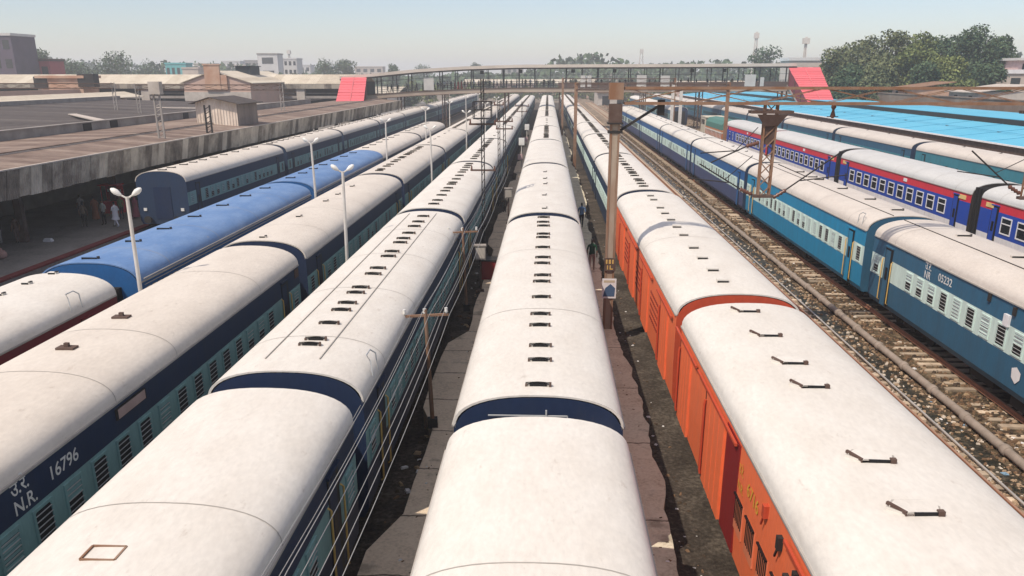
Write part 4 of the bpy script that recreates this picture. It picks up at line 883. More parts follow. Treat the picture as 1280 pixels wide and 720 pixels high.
for x in (-37.5, -28.4, -19.8, -7.9, 2.6, 18.2, 28.9, 44.5):
    b = MB(); zt = fz(x, 1)
    for yy in (-1.7, 1.7):
        for xx in (-.35, .35): b.bar((x + xx, FY + yy, -.4), (x + xx, FY + yy, zt), .18)
        for k in range(6): b.bar((x - .35, FY + yy, .3 + k), (x + .35, FY + yy, 1.2 + k if 1.2 + k < zt else zt), .06)
    rel(b, 'pier', m_rustd, fb)
def stair(nm, xt0, xt1, xb0, xb1, zt, zb, y0, y1, segs):
    b = MB()
    for i in range(segs):
        u, w = i / segs, (i + 1) / segs; f = lambda a, c, q: a + (c - a) * q; dz = .0 if i % 2 else .05
        plate(b, [(f(xt0, xb0, u), f(y0, y1, u), f(zt, zb, u) + dz), (f(xt0, xb0, w), f(y0, y1, w), f(zt, zb, w) + dz), (f(xt1, xb1, w), f(y0, y1, w), f(zt, zb, w) + dz), (f(xt1, xb1, u), f(y0, y1, u), f(zt, zb, u) + dz)], .09)
    o = rel(b, 'stair_canopy', m_pinkfab, fb)
    b = MB()
    for i in range(1, segs * 2):
        u = i / (segs * 2); xa = xt0 + (xb0 - xt0) * u; xc = xt1 + (xb1 - xt1) * u; y = y0 + (y1 - y0) * u; z = zt + (zb - zt) * u + .07; b.bar((xa, y, z), (xc, y, z), .09, .05)
    xm = (xt0 + xt1) / 2; xn = (xb0 + xb1) / 2; b.bar((xm, y0, zt + .09), (xn, y1, zb + .09), .16, .06)
    rel(b, 'canopy_batten', mat('pink_batten', (0.62, 0.15, 0.16), 0.8), fb)
    b = MB(); d = 2.5
    b.poly([(xt0 + .1, y0, zt - .1), (xb0 + .1, y1, zb - .1), (xb0 + .1, y1, zb - d), (xt0 + .1, y0, zt - d - .6)]); b.poly([(xt1 - .1, y0, zt - .1), (xb1 - .1, y1, zb - .1), (xb1 - .1, y1, zb - d), (xt1 - .1, y0, zt - d - .6)])
    rel(b, 'stair_side', mat('stair_side_dark_red', (0.20, 0.03, 0.04), 0.8), fb)
    b = MB(); plate(b, [(xt0, y0, zt - d - .5), (xt1, y0, zt - d - .5), (xb1, y1, zb - d), (xb0, y1, zb - d)], .3); rel(b, 'stair_flight', m_conc, fb)
    b = MB()
    for u in (.05, .35, .65, .95):
        for s in (0, 1):
            x = xt0 + (xb0 - xt0) * u if s == 0 else xt1 + (xb1 - xt1) * u; y = y0 + (y1 - y0) * u; z = zt + (zb - zt) * u; b.bar((x, y, -.4), (x, y, z - .1), .12)
    rel(b, 'stair_posts', m_rustd, fb)
stair('left', -39.2, -34.4, -36.0, -31.2, 9.2, 4.9, 167.5, 148, 5)
stair('right', 44.6, 50.4, 43.9, 48.3, 10.9, 5.0, 167.5, 150, 9)
# ---------------------------------------------------------------- people
def person_mesh(kind, seed=0):
    g = random.Random(seed); V = []; E = []; Rd = []
    def v(p, r, par=None):
        V.append(p); Rd.append(r if isinstance(r, tuple) else (r, r))
        if par is not None: E.append((par, len(V) - 1))
        return len(V) - 1
    pel = v((0, 0, .95), (.145, .105)); be = v((0, .01, 1.10), (.135, .10), pel); ch = v((0, 0, 1.30), (.165, .115), be); nb = v((0, -.01, 1.43), (.09, .075), ch)
    nk = v((0, .0, 1.50), .052, nb); hl_ = v((0, .02, 1.57), (.072, .085), nk); hd = v((0, .01, 1.655), (.078, .098), hl_); v((0, .0, 1.72), (.055, .065), hd); v((0, .115, 1.60), .014, hl_)
    st = .30 if kind in ('walk', 'carry') else .04
    for s in (-1, 1):
        ph = s * st
        hp = v((s * .085, 0, .88), (.092, .10), pel); kn = v((s * .095, .5 * ph + .03, .50), (.058, .064), hp); an = v((s * .095, ph, .10 + (.05 if ph < 0 else 0)), .040, kn); v((s * .105, ph + .15, .035 + (.0 if ph > 0 else .03)), (.042, .030), an)
        sh = v((s * .185, -.01, 1.385), .058, ch); sw = -s * st * .7
        if kind == 'carry' and s > 0: el = v((s * .25, .03, 1.12), .042, sh); wr = v((s * .24, .22, 1.02), .032, el); ho = (s * .23, .30, 1.02)
        else: el = v((s * .245, -.03 + sw * .3, 1.12), .042, sh); wr = v((s * .25, .05 + sw * .7, .88), .030, el); ho = (s * .25, .07 + sw * .8, .80)
        dx = (Vector(ho) - Vector(V[wr])).normalized(); pm = v(tuple(Vector(V[wr]) + dx * .06), (.036, .018), wr)
        side = Vector((0, 1, 0)) if abs(dx.y) < .7 else Vector((0, 0, 1))
        for q, ln in ((-1.5, .055), (-.5, .07), (.5, .075), (1.5, .065)):
            a = v(tuple(Vector(V[pm]) + side * q * .018 + dx * .035), .009, pm); v(tuple(Vector(V[a]) + dx * ln * .7 + Vector((-s * .015, 0, 0))), .007, a)
        a = v(tuple(Vector(V[wr]) + side * .038 + dx * .03), .010, wr); v(tuple(Vector(V[a]) + dx * .04 + side * .015), .008, a)
    me = bpy.data.meshes.new('person'); me.from_pydata(V, E, []); o = bpy.data.objects.new('person', me); COL.objects.link(o)
    m = o.modifiers.new('skin', 'SKIN'); m.use_smooth_shade = True
    for i, r in enumerate(Rd): me.skin_vertices[0].data[i].radius = r
    me.skin_vertices[0].data[0].use_root = True
    o.modifiers.new('sub', 'SUBSURF').levels = 1
    dg = bpy.context.evaluated_depsgraph_get(); out = bpy.data.meshes.new_from_object(o.evaluated_get(dg)); bpy.data.objects.remove(o)
    return out
CLOTH = {}
def cloth(c):
    if c not in CLOTH: CLOTH[c] = mat('cloth_%d' % len(CLOTH), c, 0.9, 0.1, amt=0.3, scale=6)
    return CLOTH[c]
m_skin = mat('skin_brown', (0.20, 0.105, 0.065), 0.6, amt=0.1); m_hair = mat('hair_black', (0.008, 0.007, 0.006), 0.5); m_shoe = mat('shoe_dark', (0.02, 0.018, 0.016), 0.6)
PB = {k: person_mesh(k) for k in ('stand', 'walk', 'carry')}
PV = {}
def person(label, x, y, z, rz, kind, top, low, h=1.68, group=None, skirt=False):
    key = (kind, top, low, skirt)
    if key not in PV:
        me = PB[kind].copy(); me.materials.clear()
        for mm in (m_skin, m_hair, cloth(top), cloth(low), m_shoe): me.materials.append(mm)
        for p in me.polygons:
            c = p.center
            if c.z > 1.50: k = 1 if (c.z > 1.655 or c.y < -.01) else 0
            elif c.z < .085: k = 4
            elif abs(c.x) > .205 and c.z < 1.14 or (c.y > .16 and c.z > .95 and kind == 'carry'): k = 0
            elif c.z > .93: k = 2
            else: k = 3
            p.material_index = k
        PV[key] = me
    o = ob('person', PV[key], None, (x, y, z), rz); s = h / 1.75; o.scale = (s, s, s)
    tag(o, label, 'person', group)
    if skirt:   # sari or long shirt worn over the body
        b = MB(); b.tube([(0, 0, 1.30), (0, 0, 1.05), (0, 0, .7), (0, .02, .12 if skirt == 'sari' else .55)], [.21, .19, .20, .27], 12, 0, False); b.build('long_garment', cloth(top), o)
    return o
# two men on the narrow path
p1 = person('man in blue shirt and dark shorts walking on the narrow path beside the middle train', 2.28, 54.3, .30, 0.1, 'walk', (0.10, 0.17, 0.30), (0.015, 0.016, 0.022), 1.70)
p2 = person('man in dark green shirt and pale trousers walking on the narrow path nearest the camera', 2.32, 41.7, .30, -.1, 'walk', (0.012, 0.06, 0.035), (0.30, 0.22, 0.19), 1.72)
# people on the old platform
PP = [('person in white kurta and white trousers walking on the platform beside the lamp post', -27.9, 53.6, 'walk', (0.72, 0.70, 0.72), (0.70, 0.68, 0.74), 1.2, 'kurta'),
      ('person in pale grey shirt and dark trousers on the platform left of the white kurta', -29.1, 54.4, 'stand', (0.42, 0.42, 0.38), (0.03, 0.03, 0.035), 2.8, False),
      ('person in brown checked shirt waiting on the platform', -29.9, 53.4, 'stand', (0.20, 0.15, 0.11), (0.04, 0.035, 0.03), 0.4, False),
      ('person in faded green shirt beside the red stall on the platform', -29.0, 56.6, 'stand', (0.16, 0.20, 0.09), (0.06, 0.05, 0.05), 3.0, False),
      ('person in grey shirt standing deep under the platform canopy', -32.0, 57.0, 'stand', (0.34, 0.31, 0.28), (0.12, 0.09, 0.08), 1.0, False),
      ('person in pale lungi standing beside the platform column', -31.8, 47.6, 'stand', (0.10, 0.09, 0.09), (0.46, 0.43, 0.39), 2.0, False),
      ('person in brown clothes standing close to the platform column', -31.0, 47.9, 'stand', (0.12, 0.07, 0.05), (0.16, 0.10, 0.08), 1.2, False),
      ('person in white shirt and brown trousers at the left edge of the platform', -31.2, 40.8, 'walk', (0.70, 0.68, 0.66), (0.15, 0.09, 0.07), 3.4, False),
      ('person in dark shirt carrying a bundle at the left edge of the platform', -31.9, 43.3, 'carry', (0.13, 0.10, 0.08), (0.10, 0.08, 0.07), 2.6, False),
      ('person in pink sari behind the white kurta on the platform', -28.3, 57.2, 'stand', (0.36, 0.12, 0.15), (0.3, 0.1, 0.12), 2.0, 'sari')]
PP += [('person in dark blue shirt standing behind the platform column', -33.0, 45.4, 'stand', (0.05, 0.07, 0.14), (0.10, 0.09, 0.08), 1.0, False),
       ('person in cream shirt standing behind the red stall, far under the canopy', -31.2, 61.5, 'stand', (0.55, 0.50, 0.42), (0.08, 0.07, 0.06), 2.2, False),
       ('person in rust coloured sari near the grey shirted person under the canopy', -30.6, 56.2, 'stand', (0.34, 0.13, 0.07), (0.3, 0.12, 0.07), 0.8, 'sari'),
       ('person in white vest far back in the dark of the platform', -34.5, 50.5, 'walk', (0.66, 0.64, 0.60), (0.22, 0.16, 0.12), 1.6, False),
       ('person in green kurta beside the person in white shirt at the left edge', -32.4, 39.6, 'stand', (0.10, 0.20, 0.12), (0.30, 0.27, 0.22), 0.5, 'kurta')]
for lab, x, y, k, a, c, rz, sk in PP: person(lab, x, y, .30, rz, k, a, c, 1.68, 'people on the old platform', sk)
# people on the footbridge
DK = (0.02, 0.022, 0.03)
pal = [((0.03, 0.035, 0.05), DK), ((0.60, 0.60, 0.62), DK), ((0.03, 0.03, 0.035), DK), ((0.12, 0.20, 0.34), DK), ((0.34, 0.07, 0.05), (0.28, 0.06, 0.05)), ((0.05, 0.06, 0.07), (0.10, 0.08, 0.07)), ((0.30, 0.26, 0.22), DK)]
names = ['dark clothes', 'a white shirt', 'black clothes', 'a blue shirt', 'a red brown sari', 'charcoal clothes', 'a beige shirt']
px = [(482, 0), (487, 5), (519, 2), (527, 0), (532, 1), (537, 2), (550, 5), (554, 1), (563, 0), (568, 4), (572, 4), (576, 4), (587, 5), (603, 2), (612, 0), (617, 3), (626, 0), (653, 0), (657, 2), (680, 2), (692, 5), (707, 0), (713, 2), (733, 5), (745, 0), (764, 6), (775, 2), (812, 0), (827, 5), (860, 2), (884, 0), (905, 5), (921, 3)]
px = sorted(px + [(495, 2), (507, 5), (541, 3), (546, 0), (558, 6), (580, 2), (584, 0), (592, 1), (598, 2), (607, 5), (621, 3), (633, 2), (639, 5), (646, 0), (663, 3), (671, 5), (686, 0), (720, 2), (739, 0), (752, 2), (782, 5), (790, 0), (803, 2), (819, 2), (842, 0), (851, 2), (870, 5), (894, 0), (914, 2), (944, 0)])
for i, (xx, k) in enumerate(px):
    yy = FY + rnd.uniform(-1.5, .6); x = (xx - 685) * (yy - 1) / 1109; sk = 'sari' if k == 4 else False
    person('person in %s on the footbridge, %s from its left end' % (names[k], ordinal(i)), x, yy, fz(x, 1) + .62, rnd.uniform(-3, 3), rnd.choice(['stand', 'walk']), pal[k][0], pal[k][1], rnd.uniform(1.6, 1.76), 'people on the footbridge', sk)
# platform stall, crate, sack
st = thing('platform_stall', 'small red painted stall under the old platform canopy', 'stall', (-31.0, 59.6, .3)); st.scale = (.7, .7, .85); b = MB(); b.box(-.9, .9, -.6, .6, 0, 1.0); b.build('counter', m_red, st)
b = MB(); b.box(-.9, .9, .5, .6, 1.0, 2.3); b.box(-1.0, 1.0, -.8, .65, 2.3, 2.4); [b.bar((s * .85, -.55, 1), (s * .85, -.55, 2.3), .07) for s in (-1, 1)]; b.build('canopy', m_red, st)
b = MB(); b.box(-.7, .7, .44, .49, 1.7, 1.9); b.build('sign_strip', m_wht, st)
b = MB(); b.ball((0, 0, .24), .32, 0, 10, (1, .8, .8)); b.tube([(0, 0, .45), (.02, 0, .6)], [.1, .05], 8); o = b.build('cloth_sack', cloth((0.40, 0.24, 0.20)), None, (-29.3, 43.6, .3)); tag(o, 'pinkish cloth sack lying on the old platform floor', 'sack')
b = MB(); b.box(-.25, .25, -.15, .15, 0, .1); b.box(-.2, .2, -.12, .12, .1, .18); o = b.build('paper_bundle', m_lit1, None, (-29.6, 48.6, .3)); tag(o, 'flat white paper bundle lying on the old platform floor', 'bundle')
# ---------------------------------------------------------------- lamp posts
def lamp(x, y, h, label, group, rz=0.0):
    t = thing('lamp_post', label, 'lamp post', (x, y, -.25), rz, group); t.rotation_euler = (rnd.uniform(-.01, .01), rnd.uniform(-.012, .012), rz)
    b = MB(); b.tube([(0, 0, 0), (0, 0, 2.0), (0, 0, h)], [.085, .075, .052], 8); b.build('pole', m_lamp, t)
    for s in (-1, 1):
        b = MB(); b.tube([(0, 0, h - .05), (s * .08, 0, h + .0), (s * .18, 0, h + .06)], .03, 6); b.build('arm', m_lamp, t)
        b = MB(); b.tube([(s * .16, 0, h + .05), (s * .22, 0, h + .09), (s * .30, 0, h + .15), (s * .38, 0, h + .21), (s * .43, 0, h + .245)], [.035, .068, .092, .072, .025], 10)
        o = b.build('lamp_head', m_lampw, t); 
for k, y in enumerate((24.5, 45.2, 66, 88, 110, 133, 156)):
    lamp(-12.35, y, 6.55, '%s twin headed lamp post of the row between the blue roofed and cream roofed trains' % FIRST[k], 'lamp posts of the left row', rnd.uniform(-.3, .3))
for k, y in enumerate((32.4, 58.6, 84, 110, 136)):
    lamp(-7.85, y, 6.45, '%s twin headed lamp post of the row between cream and white roofed trains' % FIRST[k], 'lamp posts of the right row', rnd.uniform(-.3, .3))
# ---------------------------------------------------------------- telegraph poles and wires
def tpole(x, y, h, label, base=.3):
    t = thing('telegraph_pole', label, 'telegraph pole', (x, y, base), 0, 'telegraph poles'); t.rotation_euler = (.02, -.03, .12)
    b = MB(); b.tube([(0, 0, 0), (0, 0, h)], [.062, .050], 8); b.build('pole', m_rust, t)
    b = MB(); b.bar((-.62, 0, h - .18), (.62, 0, h - .18), .06, .06); b.build('cross_arm', m_rust, t)
    for xx in (-.56, -.02, .56):
        b = MB(); zz = h - .15 if xx else h; b.tube([(xx, 0, zz), (xx, 0, zz + .05), (xx, 0, zz + .08), (xx, 0, zz + .16)], [.02, .055, .04, .045], 8); b.build('insulator', m_insw, t)
    b = MB(); b.box(-.14, .14, -.12, .12, -.02, .25); b.build('foot', m_iron, t)
tpole(-3.12, 21.8, 3.45, 'leaning rusty telegraph pole with cross arm nearest the camera')
tpole(-3.3, 34.2, 3.5, 'second rusty telegraph pole with cross arm, in front of the grey signal box')
wx = [-3.78, -3.62, -3.44, -3.22, -3.10, -2.86, -2.70, -2.56]
wz = [3.42, 3.55, 3.40, 3.75, 3.52, 3.46, 3.58, 3.46]
for k in range(8):
    pts = []
    nodes = [-6, 9, 21.8, 34.2, 45, 61]
    for a, c in zip(nodes[:-1], nodes[1:]):
        for q in range(6):
            u = q / 6; pts.append((wx[k] + .10 * (a + (c - a) * u - 21.8) / 40 * (k % 3 - 1), a + (c - a) * u, wz[k] + .02 * k - .16 * 4 * u * (1 - u)))
    pts.append((wx[k], 61, wz[k]))
    b = MB(); b.tube(pts, .0075, 4); o = b.build('telegraph_wire', m_wire); tag(o, 'thin pale overhead telegraph wire, %s from the left of the bundle' % FIRST[k], 'wire', 'telegraph wires')
# iron masts with arms between the trains
def imast(x, y, h, label, arms, cage=None, base=.3):
    t = thing('iron_mast', label, 'mast', (x, y, base), 0, 'iron masts in the left gap')
    b = MB(); 
    for xx in (-.07, .07): b.bar((xx, 0, 0), (xx, 0, h), .05, .08)
    for k in range(int(h / .4)): b.bar((-.07, 0, k * .4), (.07, 0, k * .4 + .3), .03)
    b.build('mast', m_iron, t)
    for z, w in arms:
        b = MB(); b.bar((-w, 0, z), (w, 0, z), .07, .09); b.build('cross_arm', m_rustd, t)
        for s in (-1, 1):
            b = MB(); b.tube([(s * w * .9, 0, z), (s * w * .9, 0, z + .22)], [.05, .035], 6); b.build('insulator', m_ins, t)
    if cage:
        b = MB(); z = cage
        b.box(-.45, .45, -.4, .4, z - .04, z)
        for xx in (-.45, .45):
            for yy in (-.4, .4): b.bar((xx, yy, z), (xx, yy, z + .8), .04)
        for zz in (.4, .8):
            for p, q in (((-.45, -.4), (.45, -.4)), ((.45, -.4), (.45, .4)), ((.45, .4), (-.45, .4)), ((-.45, .4), (-.45, -.4))): b.bar((p[0], p[1], z + zz), (q[0], q[1], z + zz), .035)
        b.build('platform_cage', m_iron, t)
imast(-3.3, 44.5, 9.2, 'tall dark iron mast with two arms and a caged platform between the trains', [(4.7, .66), (7.0, .7)], 7.3)
imast(-3.0, 61.0, 7.2, 'iron mast with two close arms behind the caged one', [(6.3, .6), (5.8, .6)])
imast(-3.55, 64.0, 7.6, 'slim iron mast standing close behind the two armed mast', [(7.3, .35)])
imast(-2.9, 100.0, 6.5, 'farther iron mast with arms near the signal lamps', [(6.0, .8), (5.4, .6)])
# signal box and posts
def sigbox(x, y, label, hh=1.5):
    t = thing('signal_box', label, 'signal box', (x, y, .3), .1)
    b = MB(); b.tube([(0, 0, 0), (0, 0, hh)], .05, 8); b.box(-.15, .15, -.15, .15, 0, .08); b.build('post', m_rustd, t)
    b = MB(); b.box(-.24, .24, -.18, .18, hh, hh + .6); b.box(-.27, .27, -.21, .21, hh + .6, hh + .65); bx = b.build('cabinet', m_par, t)
    b = MB(); b.box(-.2, .2, -.20, -.18, hh + .06, hh + .54); b.build('door', m_wall_w, bx)
sigbox(-2.95, 37.5, 'pale grey signal box on a thin post on the left path')
sigbox(-2.5, 56, 'pale signal box farther along the left path', 1.7)
def sigpost(x, y, label, h=2.4):
    t = thing('signal_post', label, 'signal', (x, y, .2), 0, 'low signal posts'); b = MB(); b.tube([(0, 0, 0), (0, 0, h)], .06, 8); b.build('post', m_lamp, t)
    b = MB(); b.box(-.3, .3, -.12, .12, h, h + .75); b.build('signal_head', m_lampw, t); b = MB(); b.box(-.4, .1, -.18, -.12, h - 1.5, h - .9); b.build('marker_plate', mat('marker_pink', (0.62, 0.42, 0.42), 0.7), t)
sigpost(-2.7, 92, 'white headed low signal post with pinkish marker plate'); sigpost(-2.75, 118, 'farther white headed low signal post beyond the first')
t = thing('relay_crate', 'dark red relay crate on the left path behind the signal box', 'crate', (-2.75, 40.2, .3)); b = MB(); b.box(-.4, .4, -.4, .4, 0, .9); b.build('case', m_darkred, t); b = MB(); b.box(-.44, .44, -.44, .44, .9, .97); b.build('lid', m_iron, t)
# ---------------------------------------------------------------- overhead portals
def truss(b, p, q, h, n, w=.06, m=0, dg=.45):
    p = Vector(p); q = Vector(q); up = Vector((0, 0, h))
    for yy in (-.2, .2):
        o = Vector((0, yy, 0)); b.bar(p + o, q + o, w * 1.3, w * 1.3, m); b.bar(p + o + up, q + o + up, w * 1.3, w * 1.3, m)
        for i in range(n):
            a = p + (q - p) * (i / n) + o; c = p + (q - p) * ((i + 1) / n) + o
            b.bar(a, c + up, w * dg, w * dg, m); b.bar(a + up, c, w * dg, w * dg, m)
MY = 31.8
pt = thing('portal_gantry', 'rusty overhead wire gantry with stout mast between middle train and orange vans', 'gantry', (2.45, MY, .3))
b = MB(); b.box(2.45 - .10, 2.45 + .10, MY - .165, MY + .165, .3, 8.55, 0)
for s in (-1, 1): b.box(2.45 + s * .14 - .035, 2.45 + s * .14 + .035, MY - .185, MY + .185, .3, 8.55, 1)
rel(b, 'mast', [mat('mast_grey', (0.36, 0.29, 0.22), 0.8, 0.2, 0, (0.22, 0.11, 0.06), 0.8, 1.2, (1, 1, .35)), m_rust], pt)
b = MB(); b.box(2.2, 2.7, MY - .26, MY + .26, 8.85, 9.42, 0); b.box(2.17, 2.73, MY - .29, MY + .29, 8.0, 8.06, 1); b.box(2.22, 2.68, MY - .24, MY + .24, 8.06, 8.70, 2); rel(b, 'mast_cap', [m_rust, m_iron, m_rustd], pt)
b = MB(); truss(b, (2.75, MY, 8.72), (19.2, MY, 8.72), .52, 7, .072, 0, .32); rel(b, 'beam', m_rust, pt)
b = MB(); b.bar((2.6, MY, 7.75), (4.1, MY, 8.7), .09, .09); b.box(3.95, 4.2, MY - .1, MY + .1, 8.3, 8.85); b.box(2.2, 2.72, MY - .2, MY + .2, 7.68, 7.78); rel(b, 'knee_brace', m_iron, pt)
b = MB(); b.box(19.1, 19.5, MY - .2, MY + .2, -.25, 9.2); rel(b, 'far_mast', m_rust, pt)
def drop(x, zb, lab_m=m_rust):
    b = MB()
    for xx in (-.20, .20):
        for yy in (-.12, .12): b.bar((x + xx, MY + yy, zb), (x + xx * 1.1, MY + yy, 8.75), .055)
    z = zb
    while z < 8.4:
        b.bar((x - .2, MY - .12, z), (x + .2, MY - .12, z + .42), .035); b.bar((x + .2, MY + .12, z), (x - .2, MY + .12, z + .42), .035); z += .42
    b.poly([(x - .24, MY - .10, 8.1), (x + .24, MY - .10, 8.1), (x + .16, MY - .10, 7.3), (x - .16, MY - .10, 7.3)], 1)
    b.box(x - .74, x + .74, MY - .3, MY + .3, 8.38, 8.48, 1)
    b.poly([(x - .55, MY - .31, 8.36), (x + .55, MY - .31, 8.36), (x + .24, MY - .2, 7.95), (x - .24, MY - .2, 7.95)], 1)
    b.box(x - .35, x + .35, MY - .15, MY + .15, zb - .02, zb + .08, 1)
    rel(b, 'drop_arm', [m_rust, m_rustd], pt)
drop(8.0, 5.42); drop(17.6, 5.4)
def canti(x0, z0, x1, z1, zt):
    b = MB(); d = 1 if x1 > x0 else -1
    b.tube([(x0 + d * .55, MY, z0 + (z1 - z0) * .22), (x1, MY, z1)], .028, 6); b.tube([(x0 + d * .2, MY, zt), (x0 + (x1 - x0) * .55, MY, z0 + (z1 - z0) * .5), ], .016, 5); b.tube([(x0 + (x1 - x0) * .45, MY, z0 + (z1 - z0) * .42), (x1 + d * .4, MY, z0 + (z1 - z0) * .55)], .022, 6)
    rel(b, 'cantilever_tube', m_iron, pt)
    b = MB()
    pts = []; rr = []
    for k in range(9):
        u = k / 8; pts.append((x0 + d * (.12 + .45 * u), MY, z0 + (z1 - z0) * (.05 + .17 * u))); rr.append(.085 if k % 2 else .045)
    b.tube(pts, rr, 8); rel(b, 'insulator', m_ins, pt)
canti(8.25, 5.3, 10.6, 7.0, 6.6); canti(7.8, 7.4, 6.0, 6.65, 7.9); canti(17.4, 5.5, 15.3, 7.1, 6.8); canti(7.7, 5.45, 5.6, 6.6, 6.9)
b = MB(); b.tube([(10.2, MY, 8.72), (10.2, MY, 8.6), (10.2, MY, 8.5), (10.2, MY, 8.3), (10.2, MY, 8.22)], [.05, .1, .04, .1, .04], 8); b.bar((10.0, MY, 8.27), (10.4, MY, 8.27), .03); rel(b, 'insulator', m_ins, pt)
# plates on the mast
b = MB(); b.box(2.24, 2.66, MY - .23, MY - .19, 2.62, 3.12, 0)
b.box(2.29, 2.35, MY - .236, MY - .23, 2.90, 3.06, 1); b.box(2.40, 2.48, MY - .236, MY - .23, 2.90, 3.06, 1); b.box(2.53, 2.58, MY - .236, MY - .23, 2.90, 3.06, 1); b.box(2.34, 2.38, MY - .236, MY - .23, 2.68, 2.84, 1); b.box(2.44, 2.56, MY - .236, MY - .23, 2.68, 2.72, 1); b.box(2.44, 2.48, MY - .236, MY - .23, 2.72, 2.84, 1)
o = b.build('mast_number_plate', [m_rustd, m_rail_y]); tag(o, 'small dark plate with yellow characters fixed on the stout gantry mast', 'number plate')
b = MB(); b.box(2.18, 2.72, MY - .22, MY - .195, 1.55, 2.32, 0); b.poly([(2.22, MY - .224, 1.62), (2.66, MY - .224, 1.62), (2.68, MY - .224, 1.95), (2.5, MY - .224, 2.12), (2.3, MY - .224, 1.95)], 1); b.box(2.24, 2.66, MY - .224, MY - .22, 2.17, 2.26, 2)
o = b.build('poster', [m_wht, mat('poster_blue', (0.06, 0.11, 0.20), 0.7), mat('poster_tan', (0.5, 0.42, 0.3), 0.7)]); tag(o, 'white poster with a dark blue shape on the stout gantry mast', 'poster')
def portal(x0, x1, y, h, label, lattice=False):
    t = thing('portal_gantry', label, 'gantry', (x0, y, 0))
    for x in (x0, x1):
        b = MB()
        if lattice:
            for xx in (-.2, .2): b.bar((x + xx, y, -.3), (x + xx, y, h), .09)
            for k in range(int(h / .6)): b.bar((x - .2, y, k * .6), (x + .2, y, k * .6 + .6), .05)
        else: b.box(x - .17, x + .17, y - .17, y + .17, -.3, h)
        rel(b, 'mast', m_rust if not lattice else m_conc, t)
    b = MB(); truss(b, (x0, y, h - .75), (x1, y, h - .75), .6, max(6, int((x1 - x0) / 2.6)), .09, 0, .22); rel(b, 'beam', m_rustd, t)
portal(3.0, 19.0, 94.0, 8.9, 'slender gantry with plain mast far behind the stout rusty one')
portal(2.4, 20.2, 142.0, 9.2, 'pale masted gantry close before the footbridge')
portal(-52, -33.5, 110, 8.6, 'lattice masted gantry rising through the station roofs', True)
portal(-86, -58, 116, 8.7, 'lattice masted gantry above the dark roof at far left', True)
for x, y, h, lab in ((18.6, 124, 8.3, 'white concrete mast behind the blue train'), (18.0, 128, 8.6, 'dark lattice mast beside the white concrete mast')):
    t = thing('iron_mast', lab, 'mast', (x, y, -.25)); b = MB(); b.box(-.2, .2, -.2, .2, 0, h); b.build('mast', m_lamp if 'white' in lab else m_iron, t); b = MB(); b.bar((-1.4, 0, h - .8), (.2, 0, h - .3), .08); b.build('arm', m_iron, t)
def lattice_mast(x, y, z0, z1, label, m=m_conc):
    t = thing('lattice_mast', label, 'mast', (x, y, z0)); b = MB()
    for xx in (-.22, .22): b.bar((xx, 0, 0), (xx, 0, z1 - z0), .12, .12)
    k = 0.0
    while k < z1 - z0 - .3: b.bar((-.22, 0, k), (.22, 0, k + .25), .06); k += .38
    b.build('mast', m, t)
    if 'dark' in label: return
    b = MB(); b.box(-.42, .42, -.3, .3, z1 - z0, z1 - z0 + .9); b.build('cap', m_wall_w, t)
lattice_mast(-29.2, 64.8, 5.12, 8.3, 'pale lattice mast with a square cap rising from the canopy roof')
lattice_mast(-28.3, 72, 5.05, 7.3, 'thin dark lattice mast at the corner of the rooftop hut', m_iron)
# ---------------------------------------------------------------- trees
def leafmat(name, c0, c1, c2):
    m = bpy.data.materials.new(name); m.use_nodes = True; t = m.node_tree; N = t.nodes; Lk = t.links; b = N['Principled BSDF']; b.inputs['Roughness'].default_value = .7; b.inputs['Specular IOR Level'].default_value = .15
    tc = N.new('ShaderNodeTexCoord'); n = N.new('ShaderNodeTexNoise'); n.inputs['Scale'].default_value = .45; n.inputs['Detail'].default_value = 5; n.inputs['Roughness'].default_value = .75; Lk.new(tc.outputs['Object'], n.inputs['Vector'])
    r = N.new('ShaderNodeValToRGB'); r.color_ramp.elements[0].color = (*c0, 1); r.color_ramp.elements[0].position = .34; r.color_ramp.elements[1].color = (*c2, 1); r.color_ramp.elements[1].position = .68
    e = r.color_ramp.elements.new(.5); e.color = (*c1, 1); Lk.new(n.outputs['Fac'], r.inputs[0]); Lk.new(r.outputs[0], b.inputs['Base Color']); return m
m_leaf1 = leafmat('leaves_olive', (0.060, 0.078, 0.036), (0.115, 0.132, 0.062), (0.19, 0.20, 0.095))
m_leaf2 = leafmat('leaves_deep', (0.030, 0.055, 0.030), (0.062, 0.098, 0.050), (0.12, 0.165, 0.080))
m_leaf3 = leafmat('leaves_bright', (0.07, 0.095, 0.034), (0.14, 0.17, 0.055), (0.23, 0.25, 0.09))
m_bark = mat('bark', (0.12, 0.09, 0.065), 0.95)
